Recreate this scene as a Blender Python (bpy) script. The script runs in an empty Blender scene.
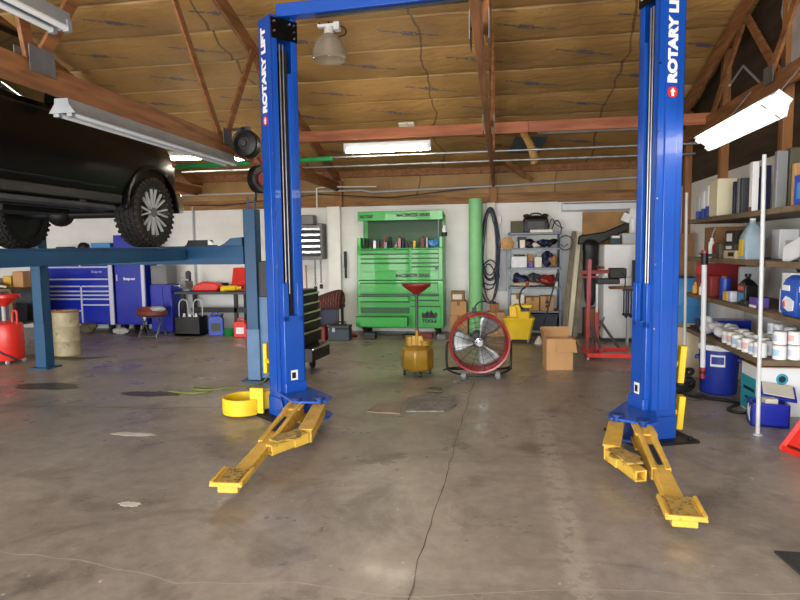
import bpy, bmesh, math, random
from mathutils import Vector, Matrix, Euler
random.seed(7)
PI = math.pi
SC = bpy.context.scene
COL = SC.collection
R = math.radians

# ------------------------------------------------------------------ materials
def lin(h):
    h = h.lstrip('#')
    o = []
    for i in (0, 2, 4):
        c = int(h[i:i+2], 16) / 255
        o.append(c / 12.92 if c <= .04045 else ((c + .055) / 1.055) ** 2.4)
    return (*o, 1)

def mat(name, col, rough=.5, metal=0, var=.12, scale=6, bump=0, bscale=40, emit=0, alpha=None, trans=0, coat=0, dirt=None, dirt_amt=.5, spec=.5):
    m = bpy.data.materials.new(name); m.use_nodes = True
    nt = m.node_tree; n = nt.nodes; b = n['Principled BSDF']
    b.inputs['Roughness'].default_value = rough; b.inputs['Metallic'].default_value = metal
    b.inputs['Coat Weight'].default_value = coat
    b.inputs['Specular IOR Level'].default_value = spec
    c = lin(col)
    tc = n.new('ShaderNodeTexCoord')
    nz = n.new('ShaderNodeTexNoise'); nz.inputs['Scale'].default_value = scale; nz.inputs['Detail'].default_value = 5
    nt.links.new(tc.outputs['Object'], nz.inputs['Vector'])
    rp = n.new('ShaderNodeValToRGB')
    rp.color_ramp.elements[0].position = .3; rp.color_ramp.elements[1].position = .7
    rp.color_ramp.elements[0].color = (*[x * (1 - var) for x in c[:3]], 1)
    rp.color_ramp.elements[1].color = (*[min(1, x * (1 + var)) for x in c[:3]], 1)
    nt.links.new(nz.outputs['Fac'], rp.inputs['Fac'])
    out = rp.outputs['Color']
    if dirt:
        n2 = n.new('ShaderNodeTexNoise'); n2.inputs['Scale'].default_value = scale * 2.3; n2.inputs['Detail'].default_value = 8
        n2.inputs['Roughness'].default_value = .7
        nt.links.new(tc.outputs['Object'], n2.inputs['Vector'])
        r2 = n.new('ShaderNodeValToRGB')
        r2.color_ramp.elements[0].position = 1 - dirt_amt; r2.color_ramp.elements[1].position = min(1, 1.12 - dirt_amt)
        nt.links.new(n2.outputs['Fac'], r2.inputs['Fac'])
        mx = n.new('ShaderNodeMix'); mx.data_type = 'RGBA'
        nt.links.new(r2.outputs['Color'], mx.inputs['Factor'])
        nt.links.new(out, mx.inputs['A']); mx.inputs['B'].default_value = lin(dirt)
        out = mx.outputs['Result']
    nt.links.new(out, b.inputs['Base Color'])
    if bump:
        n3 = n.new('ShaderNodeTexNoise'); n3.inputs['Scale'].default_value = bscale; n3.inputs['Detail'].default_value = 4
        nt.links.new(tc.outputs['Object'], n3.inputs['Vector'])
        bp = n.new('ShaderNodeBump'); bp.inputs['Strength'].default_value = bump; bp.inputs['Distance'].default_value = .02
        nt.links.new(n3.outputs['Fac'], bp.inputs['Height']); nt.links.new(bp.outputs['Normal'], b.inputs['Normal'])
    if emit:
        b.inputs['Emission Color'].default_value = c; b.inputs['Emission Strength'].default_value = emit
    if trans: b.inputs['Transmission Weight'].default_value = trans
    if alpha is not None: b.inputs['Alpha'].default_value = alpha
    return m

MT = {}
def mm(name, *a, **k):
    MT[name] = mat(name, *a, **k); return MT[name]

mm('lift_blue', '#0d4aa8', .38, var=.08, scale=2, coat=.25)
mm('lift_blue_dark', '#0a2f74', .45)
mm('post_blue', '#17496f', .5, var=.15, scale=3)
mm('post_blue_light', '#54759a', .55, var=.12)
mm('yellow', '#cfa640', .55, var=.15, scale=9, dirt='#5a4626', dirt_amt=.42)
mm('yellow_clean', '#e6c21f', .5, var=.08)
mm('black', '#0e0e10', .5, var=.3)
mm('black_gloss', '#060607', .3, var=.2, spec=.3)
mm('rubber', '#17171a', .8, bump=.3)
mm('tyre_mud', '#3b2e24', .9, var=.3, scale=14, bump=.4)
mm('tyre', '#1d1b1a', .85, var=.3, scale=10, dirt='#4a3829', dirt_amt=.42)
mm('steel', '#9a9ca0', .35, .9, var=.15)
mm('steel_dull', '#77797b', .5, .6, var=.2)
mm('chrome', '#d8dadc', .15, 1, var=.03)
mm('galv', '#a3a8aa', .45, .7, var=.15, scale=12)
mm('white_paint', '#e8e8e4', .45, var=.04)
mm('white_plastic', '#e6e8ea', .4, var=.03)
mm('off_white', '#d8d2c4', .5, var=.06)
mm('cream', '#d9d2b4', .55, var=.08, scale=3)
mm('red', '#8f1a22', .4, var=.12, coat=.2)
mm('red_bright', '#d82c22', .4, var=.08, coat=.2)
mm('red_dark', '#7a1a16', .5, var=.2)
mm('orange', '#d5502a', .5)
mm('green_mac', '#10a12a', .35, var=.06, coat=.25)
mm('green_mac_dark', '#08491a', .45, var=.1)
mm('green_tube', '#7fc183', .55, var=.05)
mm('green_bowl', '#117a3a', .5)
mm('green_line', '#24a35a', .45)
mm('tool_blue', '#1226a4', .3, var=.08, coat=.3)
mm('tool_trim', '#c7cbe0', .35, .2, var=.05)
mm('blue_bright', '#1b3fa8', .4)
mm('blue_cooler', '#1c2f92', .45, var=.07)
mm('blue_sky', '#3f86c0', .45)
mm('blue_pack', '#1c50b4', .4, var=.1)
mm('teal', '#2c9db0', .45)
mm('navy', '#141c40', .5, var=.25)
mm('grey', '#74777a', .5, var=.12)
mm('grey_dark', '#3a3d41', .55, var=.2)
mm('grey_shelf', '#717d8c', .5, .2, var=.1)
mm('grey_light', '#aeb2b6', .5, var=.1)
mm('slate_tote', '#37444e', .6, var=.1)
mm('gold_tank', '#94711f', .38, .25, var=.2, scale=5, dirt='#5a4310', dirt_amt=.4)
mm('card', '#b98e5f', .75, var=.08, scale=3)
mm('card_dark', '#8a6642', .8, var=.12)
mm('brown_wood', '#80502e', .7, var=.3, scale=5)
mm('plank_old', '#857a68', .75, var=.3, scale=7)
mm('shelf_wood', '#6b5a44', .75, var=.3, scale=7)
mm('barrel', '#b3a98a', .6, .1, var=.2, scale=5, dirt='#5b4630', dirt_amt=.42)
mm('brown_vinyl', '#7c3c30', .5, var=.15)
mm('plywood', '#9b7444', .7, var=.25, scale=4)
mm('beige', '#c1b294', .6, var=.08)
mm('poly', '#9fb4c4', .35, var=.06, alpha=.85)
mm('paper', '#dcdfe4', .7, var=.03)
mm('oil_bottle', '#141416', .3)
mm('hose_blue', '#1c2942', .5, var=.2)
mm('foil', '#c3c8cc', .4, .3, var=.1, bump=.3, bscale=14)
mm('lamp_white', '#d9dde2', .4, var=.03)
mm('tube_lit', '#fff2dc', .4, emit=65)
mm('tube_near', '#fff2dc', .4, emit=11)
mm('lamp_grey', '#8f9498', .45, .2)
mm('post_paint', '#bfc2c4', .45, var=.1)
mm('tube_unlit', '#e4e8ec', .3, var=.02)
mm('insul_yellow', '#c49b55', .9, var=.25, scale=12, bump=.5)
mm('green_cord', '#737f2e', .6)
mm('orange_cord', '#c8471f', .6)
mm('olive', '#4f4c3a', .7, var=.2)
mm('purple', '#56408f', .5)
mm('rug_grey', '#7d7a74', .85, var=.25, scale=8, dirt='#5d5952', dirt_amt=.5)
mm('mat_black', '#2b2b2b', .8, var=.25)

def wood_mat(name, c0, c1, sc=(1, 1, 1), rough=.7):
    m = bpy.data.materials.new(name); m.use_nodes = True; nt = m.node_tree; n = nt.nodes; b = n['Principled BSDF']
    tc = n.new('ShaderNodeTexCoord'); mp = n.new('ShaderNodeMapping'); mp.inputs['Scale'].default_value = sc
    nz = n.new('ShaderNodeTexNoise'); nz.inputs['Scale'].default_value = 3; nz.inputs['Detail'].default_value = 6; nz.inputs['Distortion'].default_value = .6
    nt.links.new(tc.outputs['Object'], mp.inputs['Vector']); nt.links.new(mp.outputs['Vector'], nz.inputs['Vector'])
    rp = n.new('ShaderNodeValToRGB'); rp.color_ramp.elements[0].position = .32; rp.color_ramp.elements[1].position = .7
    rp.color_ramp.elements[0].color = lin(c0); rp.color_ramp.elements[1].color = lin(c1)
    nt.links.new(nz.outputs['Fac'], rp.inputs['Fac']); nt.links.new(rp.outputs['Color'], b.inputs['Base Color'])
    b.inputs['Roughness'].default_value = rough
    MT[name] = m; return m
wood_mat('truss_wood', '#6a4326', '#9a673c', (6, .6, 6))
wood_mat('beam_wood', '#8a4e34', '#b5714c', (.6, 6, 6))
wood_mat('post_wood', '#7a5130', '#a5713f', (6, 6, .6))
wood_mat('dark_wall_wood', '#2a2118', '#4a3a28', (.5, .5, 5))
wood_mat('plate_wood', '#6e4a28', '#a07442', (.6, 6, 6))

def plaid_mat():
    m = bpy.data.materials.new('plaid'); m.use_nodes = True; nt = m.node_tree; n = nt.nodes; b = n['Principled BSDF']
    tc = n.new('ShaderNodeTexCoord'); ck = n.new('ShaderNodeTexChecker'); ck.inputs['Scale'].default_value = 22
    ck.inputs['Color1'].default_value = lin('#5e2622'); ck.inputs['Color2'].default_value = lin('#2a1a1c')
    wv = n.new('ShaderNodeTexWave'); wv.inputs['Scale'].default_value = 7
    nt.links.new(tc.outputs['Object'], ck.inputs['Vector']); nt.links.new(tc.outputs['Object'], wv.inputs['Vector'])
    mx = n.new('ShaderNodeMix'); mx.data_type = 'RGBA'; mx.inputs['B'].default_value = lin('#7d5a50')
    gt = n.new('ShaderNodeMath'); gt.operation = 'GREATER_THAN'; gt.inputs[1].default_value = .93
    nt.links.new(wv.outputs['Fac'], gt.inputs[0]); nt.links.new(gt.outputs[0], mx.inputs['Factor'])
    nt.links.new(ck.outputs['Color'], mx.inputs['A']); nt.links.new(mx.outputs['Result'], b.inputs['Base Color'])
    b.inputs['Roughness'].default_value = .9
    MT['plaid'] = m
plaid_mat()

def node_floor():
    m = bpy.data.materials.new('concrete_floor'); m.use_nodes = True; nt = m.node_tree; n = nt.nodes; L = nt.links.new; b = n['Principled BSDF']
    tc = n.new('ShaderNodeTexCoord')
    def noise(s, d=6, r=.6, dist=0):
        z = n.new('ShaderNodeTexNoise'); z.inputs['Scale'].default_value = s; z.inputs['Detail'].default_value = d
        z.inputs['Roughness'].default_value = r; z.inputs['Distortion'].default_value = dist
        L(tc.outputs['Object'], z.inputs['Vector']); return z.outputs['Fac']
    def ramp(f, *st):
        r = n.new('ShaderNodeValToRGB'); e = r.color_ramp.elements
        while len(e) < len(st): e.new(.5)
        for q, (p, c) in zip(e, st):
            q.position = p; q.color = lin(c) if isinstance(c, str) else (c, c, c, 1)
        L(f, r.inputs['Fac']); return r.outputs['Color']
    def mix(f, a, c):
        x = n.new('ShaderNodeMix'); x.data_type = 'RGBA'
        L(f, x.inputs['Factor']); L(a, x.inputs['A'])
        if isinstance(c, str): x.inputs['B'].default_value = lin(c)
        else: L(c, x.inputs['B'])
        return x.outputs['Result']
    base = ramp(noise(.55, 7, .65, .8), (.25, '#7a7267'), (.5, '#968d81'), (.75, '#b0a79a'))
    fine = ramp(noise(9, 8, .75), (.3, '#665e54'), (.55, '#999085'), (.8, '#bcb3a6'))
    x = n.new('ShaderNodeMix'); x.data_type = 'RGBA'; x.inputs['Factor'].default_value = .42; L(base, x.inputs['A']); L(fine, x.inputs['B'])
    c = x.outputs['Result']
    c = mix(ramp(noise(.9, 6, .65, 1.5), (.5, 0.), (.68, .6)), c, '#4a423a')       # oil-dark patches
    c = mix(ramp(noise(2.1, 7, .72, .4), (.63, 0.), (.74, .45)), c, '#b3aa9c')      # worn pale patches
    c = mix(ramp(noise(24, 3, .5), (.7, 0.), (.76, .8)), c, '#c9c2b4')              # specks
    # worn wheel track
    sp = n.new('ShaderNodeSeparateXYZ'); L(tc.outputs['Object'], sp.inputs[0])
    def mth(op, p, q):
        z = n.new('ShaderNodeMath'); z.operation = op
        for i, k in enumerate((p, q)):
            if isinstance(k, (int, float)): z.inputs[i].default_value = k
            else: L(k, z.inputs[i])
        return z.outputs[0]
    for cx, wd, y0, y1, amt in ((.37, .11, 1.5, 6.3, .34), (-1.0, .2, 1.5, 4.6, .12), (.9, .1, 1.5, 4.2, .12)):
        dd = mth('ABSOLUTE', mth('SUBTRACT', sp.outputs['X'], cx), 0)
        mr = n.new('ShaderNodeMapRange'); mr.interpolation_type = 'SMOOTHSTEP'; L(dd, mr.inputs['Value']); mr.inputs['From Min'].default_value = wd; mr.inputs['From Max'].default_value = wd*.3
        m2 = n.new('ShaderNodeMapRange'); m2.interpolation_type = 'SMOOTHSTEP'; L(sp.outputs['Y'], m2.inputs['Value']); m2.inputs['From Min'].default_value = y1; m2.inputs['From Max'].default_value = y1-.8
        ms = mth('MULTIPLY', mth('MULTIPLY', mr.outputs[0], m2.outputs[0]), mth('MULTIPLY', mth('GREATER_THAN', noise(11, 6, .7), .47), amt))
        c = mix(ms, c, '#c4bcae')
    L(c, b.inputs['Base Color'])
    L(ramp(noise(1.7, 4), (.3, .2), (.7, .55)), b.inputs['Roughness'])
    bp = n.new('ShaderNodeBump'); bp.inputs['Strength'].default_value = .12; bp.inputs['Distance'].default_value = .01
    L(noise(30, 5, .7), bp.inputs['Height']); L(bp.outputs['Normal'], b.inputs['Normal'])
    MT['concrete_floor'] = m
node_floor()

def node_block(name, col, bump=.5):
    m = bpy.data.materials.new(name); m.use_nodes = True; nt = m.node_tree; n = nt.nodes; L = nt.links.new; b = n['Principled BSDF']
    tc = n.new('ShaderNodeTexCoord'); sp = n.new('ShaderNodeSeparateXYZ'); cb = n.new('ShaderNodeCombineXYZ')
    ad = n.new('ShaderNodeMath'); ad.operation = 'ADD'
    L(tc.outputs['Object'], sp.inputs[0]); L(sp.outputs['X'], ad.inputs[0]); L(sp.outputs['Y'], ad.inputs[1])
    L(ad.outputs[0], cb.inputs['X']); L(sp.outputs['Z'], cb.inputs['Y'])
    br = n.new('ShaderNodeTexBrick'); br.inputs['Scale'].default_value = 1
    br.inputs['Brick Width'].default_value = .4; br.inputs['Row Height'].default_value = .2; br.inputs['Mortar Size'].default_value = .006; br.inputs['Mortar Smooth'].default_value = .6
    c = lin(col); d = tuple(x * .95 for x in c[:3]) + (1,)
    br.inputs['Color1'].default_value = c; br.inputs['Color2'].default_value = c; br.inputs['Mortar'].default_value = d
    L(cb.outputs[0], br.inputs['Vector'])
    nz = n.new('ShaderNodeTexNoise'); nz.inputs['Scale'].default_value = 1.4; nz.inputs['Detail'].default_value = 6; L(tc.outputs['Object'], nz.inputs['Vector'])
    rp = n.new('ShaderNodeValToRGB'); rp.color_ramp.elements[0].position = .3; rp.color_ramp.elements[0].color = (.84, .83, .81, 1); rp.color_ramp.elements[1].position = .65; rp.color_ramp.elements[1].color = (1, 1, 1, 1)
    L(nz.outputs['Fac'], rp.inputs['Fac'])
    mx = n.new('ShaderNodeMix'); mx.data_type = 'RGBA'; mx.blend_type = 'MULTIPLY'; mx.inputs['Factor'].default_value = 1
    L(br.outputs['Color'], mx.inputs['A']); L(rp.outputs['Color'], mx.inputs['B']); L(mx.outputs['Result'], b.inputs['Base Color'])
    b.inputs['Roughness'].default_value = .65
    bp = n.new('ShaderNodeBump'); bp.inputs['Strength'].default_value = bump; bp.inputs['Distance'].default_value = .006; bp.invert = True
    L(br.outputs['Fac'], bp.inputs['Height']); L(bp.outputs['Normal'], b.inputs['Normal'])
    MT[name] = m
node_block('white_block', '#ecedec', .25)

def node_insul():
    """kraft paper faced insulation, blue printed strokes in each row; object coords: x along the rows, y along the slope (row pitch .6)"""
    m = bpy.data.materials.new('kraft_insulation'); m.use_nodes = True; nt = m.node_tree; n = nt.nodes; L = nt.links.new; b = n['Principled BSDF']
    tc = n.new('ShaderNodeTexCoord'); sp = n.new('ShaderNodeSeparateXYZ'); L(tc.outputs['Object'], sp.inputs[0])
    def math_(op, a, c=None, d=None):
        x = n.new('ShaderNodeMath'); x.operation = op
        for i, q in enumerate((a, c, d)):
            if q is None: continue
            if isinstance(q, (int, float)): x.inputs[i].default_value = q
            else: L(q, x.inputs[i])
        return x.outputs[0]
    row = math_('FLOOR', math_('DIVIDE', sp.outputs['Y'], .6))
    v = math_('SUBTRACT', math_('DIVIDE', sp.outputs['Y'], .6), row)
    sh = math_('MULTIPLY', row, .61)
    u0 = math_('DIVIDE', math_('ADD', sp.outputs['X'], sh), 1.35)
    u = math_('SUBTRACT', u0, math_('FLOOR', u0))
    du = math_('ABSOLUTE', math_('SUBTRACT', u, .5))
    line = math_('SUBTRACT', math_('SUBTRACT', v, .55), math_('MULTIPLY', math_('SUBTRACT', u, .5), .55))
    s1 = math_('MULTIPLY', math_('LESS_THAN', math_('ABSOLUTE', line), .022), math_('LESS_THAN', du, .26))
    s2 = math_('MULTIPLY', math_('LESS_THAN', math_('ABSOLUTE', line), .06), math_('LESS_THAN', du, .07))
    stroke = math_('MAXIMUM', s1, s2)
    nz = n.new('ShaderNodeTexNoise'); nz.inputs['Scale'].default_value = 28; L(tc.outputs['Object'], nz.inputs['Vector'])
    stroke = math_('MULTIPLY', math_('MULTIPLY', stroke, math_('GREATER_THAN', nz.outputs['Fac'], .40)), .75)
    z2 = n.new('ShaderNodeTexNoise'); z2.inputs['Scale'].default_value = 1.6; z2.inputs['Detail'].default_value = 6; L(tc.outputs['Object'], z2.inputs['Vector'])
    rp = n.new('ShaderNodeValToRGB'); rp.color_ramp.elements[0].position = .3; rp.color_ramp.elements[0].color = lin('#876638'); rp.color_ramp.elements[1].position = .7; rp.color_ramp.elements[1].color = lin('#a9834c')
    L(z2.outputs['Fac'], rp.inputs['Fac'])
    mx = n.new('ShaderNodeMix'); mx.data_type = 'RGBA'; L(stroke, mx.inputs['Factor']); L(rp.outputs['Color'], mx.inputs['A']); mx.inputs['B'].default_value = lin('#2c3f5c')
    # folded paper tabs along each purlin and cross joints with painted overlap shadow
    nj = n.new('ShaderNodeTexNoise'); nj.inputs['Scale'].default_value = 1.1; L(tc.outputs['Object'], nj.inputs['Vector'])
    tab = math_('MULTIPLY', math_('GREATER_THAN', v, .955), .6)
    m1 = n.new('ShaderNodeMix'); m1.data_type = 'RGBA'; L(tab, m1.inputs['Factor']); L(mx.outputs['Result'], m1.inputs['A']); m1.inputs['B'].default_value = lin('#d8b884')
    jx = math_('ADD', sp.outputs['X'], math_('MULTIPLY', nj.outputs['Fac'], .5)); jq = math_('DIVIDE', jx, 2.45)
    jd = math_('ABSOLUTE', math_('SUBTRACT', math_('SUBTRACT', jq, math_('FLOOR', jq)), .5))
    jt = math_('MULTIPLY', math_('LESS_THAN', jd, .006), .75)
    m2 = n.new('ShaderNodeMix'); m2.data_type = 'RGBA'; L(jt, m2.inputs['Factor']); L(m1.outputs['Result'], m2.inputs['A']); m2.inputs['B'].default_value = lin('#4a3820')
    L(m2.outputs['Result'], b.inputs['Base Color']); b.inputs['Roughness'].default_value = .6
    mp = n.new('ShaderNodeMapping'); mp.inputs['Scale'].default_value = (2.2, 7, 1); L(tc.outputs['Object'], mp.inputs['Vector'])
    z3 = n.new('ShaderNodeTexNoise'); z3.inputs['Scale'].default_value = 1.5; z3.inputs['Detail'].default_value = 5; z3.inputs['Distortion'].default_value = 1.2; L(mp.outputs[0], z3.inputs['Vector'])
    bp = n.new('ShaderNodeBump'); bp.inputs['Strength'].default_value = .5; bp.inputs['Distance'].default_value = .04
    L(z3.outputs['Fac'], bp.inputs['Height']); L(bp.outputs['Normal'], b.inputs['Normal'])
    MT['kraft_insulation'] = m
node_insul()

# ------------------------------------------------------------------ mesh builder
class M:
    def __init__(s): s.v = []; s.f = []; s.mi = []
    def add(s, vs, fs, m=0):
        o = len(s.v); s.v += [Vector(p) for p in vs]
        for f in fs: s.f.append([i + o for i in f]); s.mi.append(m)
        return o
    def bx(s, x0, x1, y0, y1, z0, z1, m=0):
        s.add([(x0,y0,z0),(x1,y0,z0),(x1,y1,z0),(x0,y1,z0),(x0,y0,z1),(x1,y0,z1),(x1,y1,z1),(x0,y1,z1)],
              [(0,3,2,1),(4,5,6,7),(0,1,5,4),(1,2,6,5),(2,3,7,6),(3,0,4,7)], m); return s
    def box(s, c, d, rot=(0,0,0), m=0):
        e = Euler(rot).to_matrix(); c = Vector(c); o = []
        for z in (-.5,.5):
            for x, y in ((-.5,-.5),(.5,-.5),(.5,.5),(-.5,.5)):
                o.append(c + e @ Vector((x*d[0], y*d[1], z*d[2])))
        s.add(o, [(0,3,2,1),(4,5,6,7),(0,1,5,4),(1,2,6,5),(2,3,7,6),(3,0,4,7)], m); return s
    def bar(s, p0, p1, w, h, m=0, up=(0,0,1)):
        """rectangular bar from p0 to p1, w across, h in the up sense"""
        p0, p1 = Vector(p0), Vector(p1); d = (p1-p0).normalized(); u = Vector(up)
        if abs(d.dot(u)) > .98: u = Vector((0,1,0))
        a = d.cross(u).normalized(); b = a.cross(d).normalized(); o = []
        for p in (p0, p1):
            for x, y in ((-.5,-.5),(.5,-.5),(.5,.5),(-.5,.5)): o.append(p + a*x*w + b*y*h)
        s.add(o, [(0,3,2,1),(4,5,6,7),(0,1,5,4),(1,2,6,5),(2,3,7,6),(3,0,4,7)], m); return s
    def cyl(s, p0, p1, r0, r1=None, n=16, m=0):
        if r1 is None: r1 = r0
        p0, p1 = Vector(p0), Vector(p1); d = (p1-p0).normalized()
        a = d.orthogonal().normalized(); b = d.cross(a); o = []
        for p, r in ((p0,r0),(p1,r1)):
            for i in range(n):
                t = 2*PI*i/n; o.append(p + (a*math.cos(t)+b*math.sin(t))*r)
        f = [(i,(i+1)%n,n+(i+1)%n,n+i) for i in range(n)] + [tuple(range(n-1,-1,-1)), tuple(range(n,2*n))]
        s.add(o, f, m); return s
    def lathe(s, prof, c=(0,0,0), n=24, m=0, mtx=None):
        """prof: (r, z) list; ends on the axis are closed"""
        o = []; c = Vector(c)
        for r, z in prof:
            for i in range(n):
                t = 2*PI*i/n; p = Vector((r*math.cos(t), r*math.sin(t), z))
                o.append((mtx @ p if mtx else p) + c)
        f = []
        for k in range(len(prof)-1):
            for i in range(n):
                f.append((k*n+i, k*n+(i+1)%n, (k+1)*n+(i+1)%n, (k+1)*n+i))
        if prof[0][0] > 1e-5: f.append(tuple(range(n-1,-1,-1)))
        if prof[-1][0] > 1e-5: f.append(tuple(range((len(prof)-1)*n, len(prof)*n)))
        s.add(o, f, m); return s
    def ring(s, prof, c=(0,0,0), n=32, m=0, mtx=None, a0=0, a1=2*PI):
        """closed (r, z) cross-section swept round"""
        full = abs(a1-a0-2*PI) < 1e-4; k = len(prof); st = n if full else n+1; o = []; c = Vector(c)
        for i in range(st):
            t = a0 + (a1-a0)*i/n
            for r, z in prof:
                p = Vector((r*math.cos(t), r*math.sin(t), z)); o.append((mtx @ p if mtx else p) + c)
        f = []
        for i in range(n):
            j = (i+1) % st
            for q in range(k): f.append((i*k+q, j*k+q, j*k+(q+1)%k, i*k+(q+1)%k))
        if not full: f += [tuple(range(k-1,-1,-1)), tuple(range(n*k, n*k+k))]
        s.add(o, f, m); return s
    def tube(s, pts, r, n=8, m=0, closed=False, smooth=0):
        P = [Vector(p) for p in pts]
        for _ in range(smooth):
            Q = [P[0]] if not closed else []
            L_ = len(P)
            for i in range(L_ if closed else L_-1):
                a, b = P[i], P[(i+1)%L_]; Q += [a*.75+b*.25, a*.25+b*.75]
            if not closed: Q.append(P[-1])
            P = Q
        k = len(P); o = []; up = None
        for i, p in enumerate(P):
            d = (P[(i+1)%k]-P[i-1]) if closed else (P[min(i+1,k-1)]-P[max(i-1,0)])
            if d.length < 1e-9: d = Vector((0,0,1))
            d.normalize()
            if up is None: up = d.orthogonal().normalized()
            else:
                up = up - d*up.dot(d)
                up = up.normalized() if up.length > 1e-6 else d.orthogonal().normalized()
            b = d.cross(up)
            for j in range(n):
                t = 2*PI*j/n; o.append(p + (up*math.cos(t)+b*math.sin(t))*r)
        f = []
        for i in range(k if closed else k-1):
            i2 = (i+1) % k
            for j in range(n): f.append((i*n+j, i*n+(j+1)%n, i2*n+(j+1)%n, i2*n+j))
        if not closed: f += [tuple(range(n-1,-1,-1)), tuple(range((k-1)*n, k*n))]
        s.add(o, f, m); return s
    def prism(s, poly, ax, lo, hi, m=0):
        """poly in the plane normal to ax ('x': (y,z), 'y': (x,z), 'z': (x,y))"""
        k = len(poly)
        def P(a, b, t): return {'x': (t,a,b), 'y': (a,t,b), 'z': (a,b,t)}[ax]
        o = [P(a,b,lo) for a,b in poly] + [P(a,b,hi) for a,b in poly]
        f = [(i,(i+1)%k,k+(i+1)%k,k+i) for i in range(k)] + [tuple(range(k-1,-1,-1)), tuple(range(k,2*k))]
        s.add(o, f, m); return s
    def loft(s, secs, m=0, cap=True, closed=True):
        k = len(secs[0]); o = [p for q in secs for p in q]; f = []
        for i in range(len(secs)-1):
            for j in range(k if closed else k-1):
                f.append((i*k+j, i*k+(j+1)%k, (i+1)*k+(j+1)%k, (i+1)*k+j))
        if cap: f += [tuple(range(k-1,-1,-1)), tuple(range((len(secs)-1)*k, len(secs)*k))]
        s.add(o, f, m); return s
    def sph(s, c, r, n=16, m=0, sc=(1,1,1)):
        c = Vector(c); o = [c+Vector((0,0,-r*sc[2]))]; k = n//2
        for i in range(1,k):
            a = -PI/2+PI*i/k
            for j in range(n):
                t = 2*PI*j/n; o.append(c+Vector((r*math.cos(a)*math.cos(t)*sc[0], r*math.cos(a)*math.sin(t)*sc[1], r*math.sin(a)*sc[2])))
        o.append(c+Vector((0,0,r*sc[2]))); f = []
        for j in range(n): f.append((0,1+(j+1)%n,1+j))
        for i in range(k-2):
            for j in range(n): f.append((1+i*n+j,1+i*n+(j+1)%n,1+(i+1)*n+(j+1)%n,1+(i+1)*n+j))
        l = len(o)-1
        for j in range(n): f.append((l,1+(k-2)*n+j,1+(k-2)*n+(j+1)%n))
        s.add(o, f, m); return s
    def jit(s, a, seed=0):
        rr = random.Random(seed)
        for v in s.v: v += Vector((rr.uniform(-a,a), rr.uniform(-a,a), rr.uniform(-a,a)))
        return s
    def xf(s, mtx):
        s.v = [mtx @ v for v in s.v]; return s
    def mesh(s, name, mats, ang=38):
        me = bpy.data.meshes.new(name)
        me.from_pydata([tuple(v) for v in s.v], [], s.f)
        for q in mats: me.materials.append(MT[q] if isinstance(q, str) else q)
        me.polygons.foreach_set('material_index', s.mi)
        bm = bmesh.new(); bm.from_mesh(me); bmesh.ops.recalc_face_normals(bm, faces=bm.faces); bm.to_mesh(me); bm.free()
        me.polygons.foreach_set('use_smooth', [True]*len(me.polygons)); me.set_sharp_from_angle(angle=R(ang)); me.update()
        return me
    def build(s, name, mats, parent=None, bev=0, loc=None, rz=0, ang=38, sub=0):
        if isinstance(mats, str): mats = mats.split()
        o = bpy.data.objects.new(name, s.mesh(name, mats, ang)); COL.objects.link(o)
        if parent is not None: o.parent = parent
        if loc: o.location = loc
        if rz: o.rotation_euler = (0,0,rz)
        if bev:
            b = o.modifiers.new('b', 'BEVEL'); b.width = bev; b.segments = 2; b.limit_method = 'ANGLE'; b.angle_limit = R(40)
        if sub:
            b = o.modifiers.new('s', 'SUBSURF'); b.levels = sub; b.render_levels = sub
        return o

def tag(o, label, cat, group=None, kind=None):
    o['label'] = label; o['category'] = cat
    if group: o['group'] = group
    if kind: o['kind'] = kind
    return o
def thing(name, label, cat, loc=(0,0,0), rz=0, group=None):
    o = bpy.data.objects.new(name, None); COL.objects.link(o); o.empty_display_size = .1
    o.location = loc; o.rotation_euler = (0,0,rz)
    return tag(o, label, cat, group)
def struct(o, label=None, cat=None):
    o['kind'] = 'structure'
    o['label'] = label or o.name.replace('_', ' '); o['category'] = cat or o.name.split('_')[0]
    return o
def dup(root, loc=None, rz=None, label=None, group=None):
    kids = {}
    for q in COL.objects:
        if q.parent: kids.setdefault(q.parent.name, []).append(q)
    def cp(o, par):
        c = o.copy(); COL.objects.link(c)
        if par: c.parent = par
        for h in kids.get(o.name, []): cp(h, c)
        return c
    r = cp(root, None)
    if loc: r.location = loc
    if rz is not None: r.rotation_euler = (0,0,rz)
    if label: r['label'] = label
    if group: r['group'] = group
    return r
def text_obj(name, txt, size, mtx, material, parent, ext=.001, bold=0, sx=1, length=None):
    cu = bpy.data.curves.new(name, 'FONT'); cu.body = txt; cu.size = size; cu.extrude = ext; cu.offset = bold
    cu.align_x = 'CENTER'; cu.align_y = 'CENTER'
    t = bpy.data.objects.new(name + '_tmp', cu); COL.objects.link(t)
    dg = bpy.context.evaluated_depsgraph_get()
    me = bpy.data.meshes.new_from_object(t.evaluated_get(dg))
    bpy.data.objects.remove(t); bpy.data.curves.remove(cu)
    if length: xs = [v.co.x for v in me.vertices]; sx = length/(max(xs)-min(xs))
    me.transform(mtx @ Matrix.Diagonal((sx, 1, 1, 1))); me.materials.clear(); me.materials.append(MT[material]); me.name = name
    o = bpy.data.objects.new(name, me); COL.objects.link(o)
    if parent: o.parent = parent
    return o
def face_mtx(origin, right, up):
    r = Vector(right).normalized(); u = Vector(up).normalized(); nn = r.cross(u)
    m = Matrix((r, u, nn)).transposed().to_4x4(); m.translation = Vector(origin); return m
def boolean_cut(o, cutter):
    b = o.modifiers.new('x', 'BOOLEAN'); b.operation = 'DIFFERENCE'; b.object = cutter; b.solver = 'EXACT'
    dg = bpy.context.evaluated_depsgraph_get(); me = bpy.data.meshes.new_from_object(o.evaluated_get(dg))
    o.modifiers.clear(); o.data = me
    bpy.data.objects.remove(cutter)
    me.polygons.foreach_set('use_smooth', [True]*len(me.polygons)); me.set_sharp_from_angle(angle=R(30))
DAY, EXPO = 500, 0.15
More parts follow.
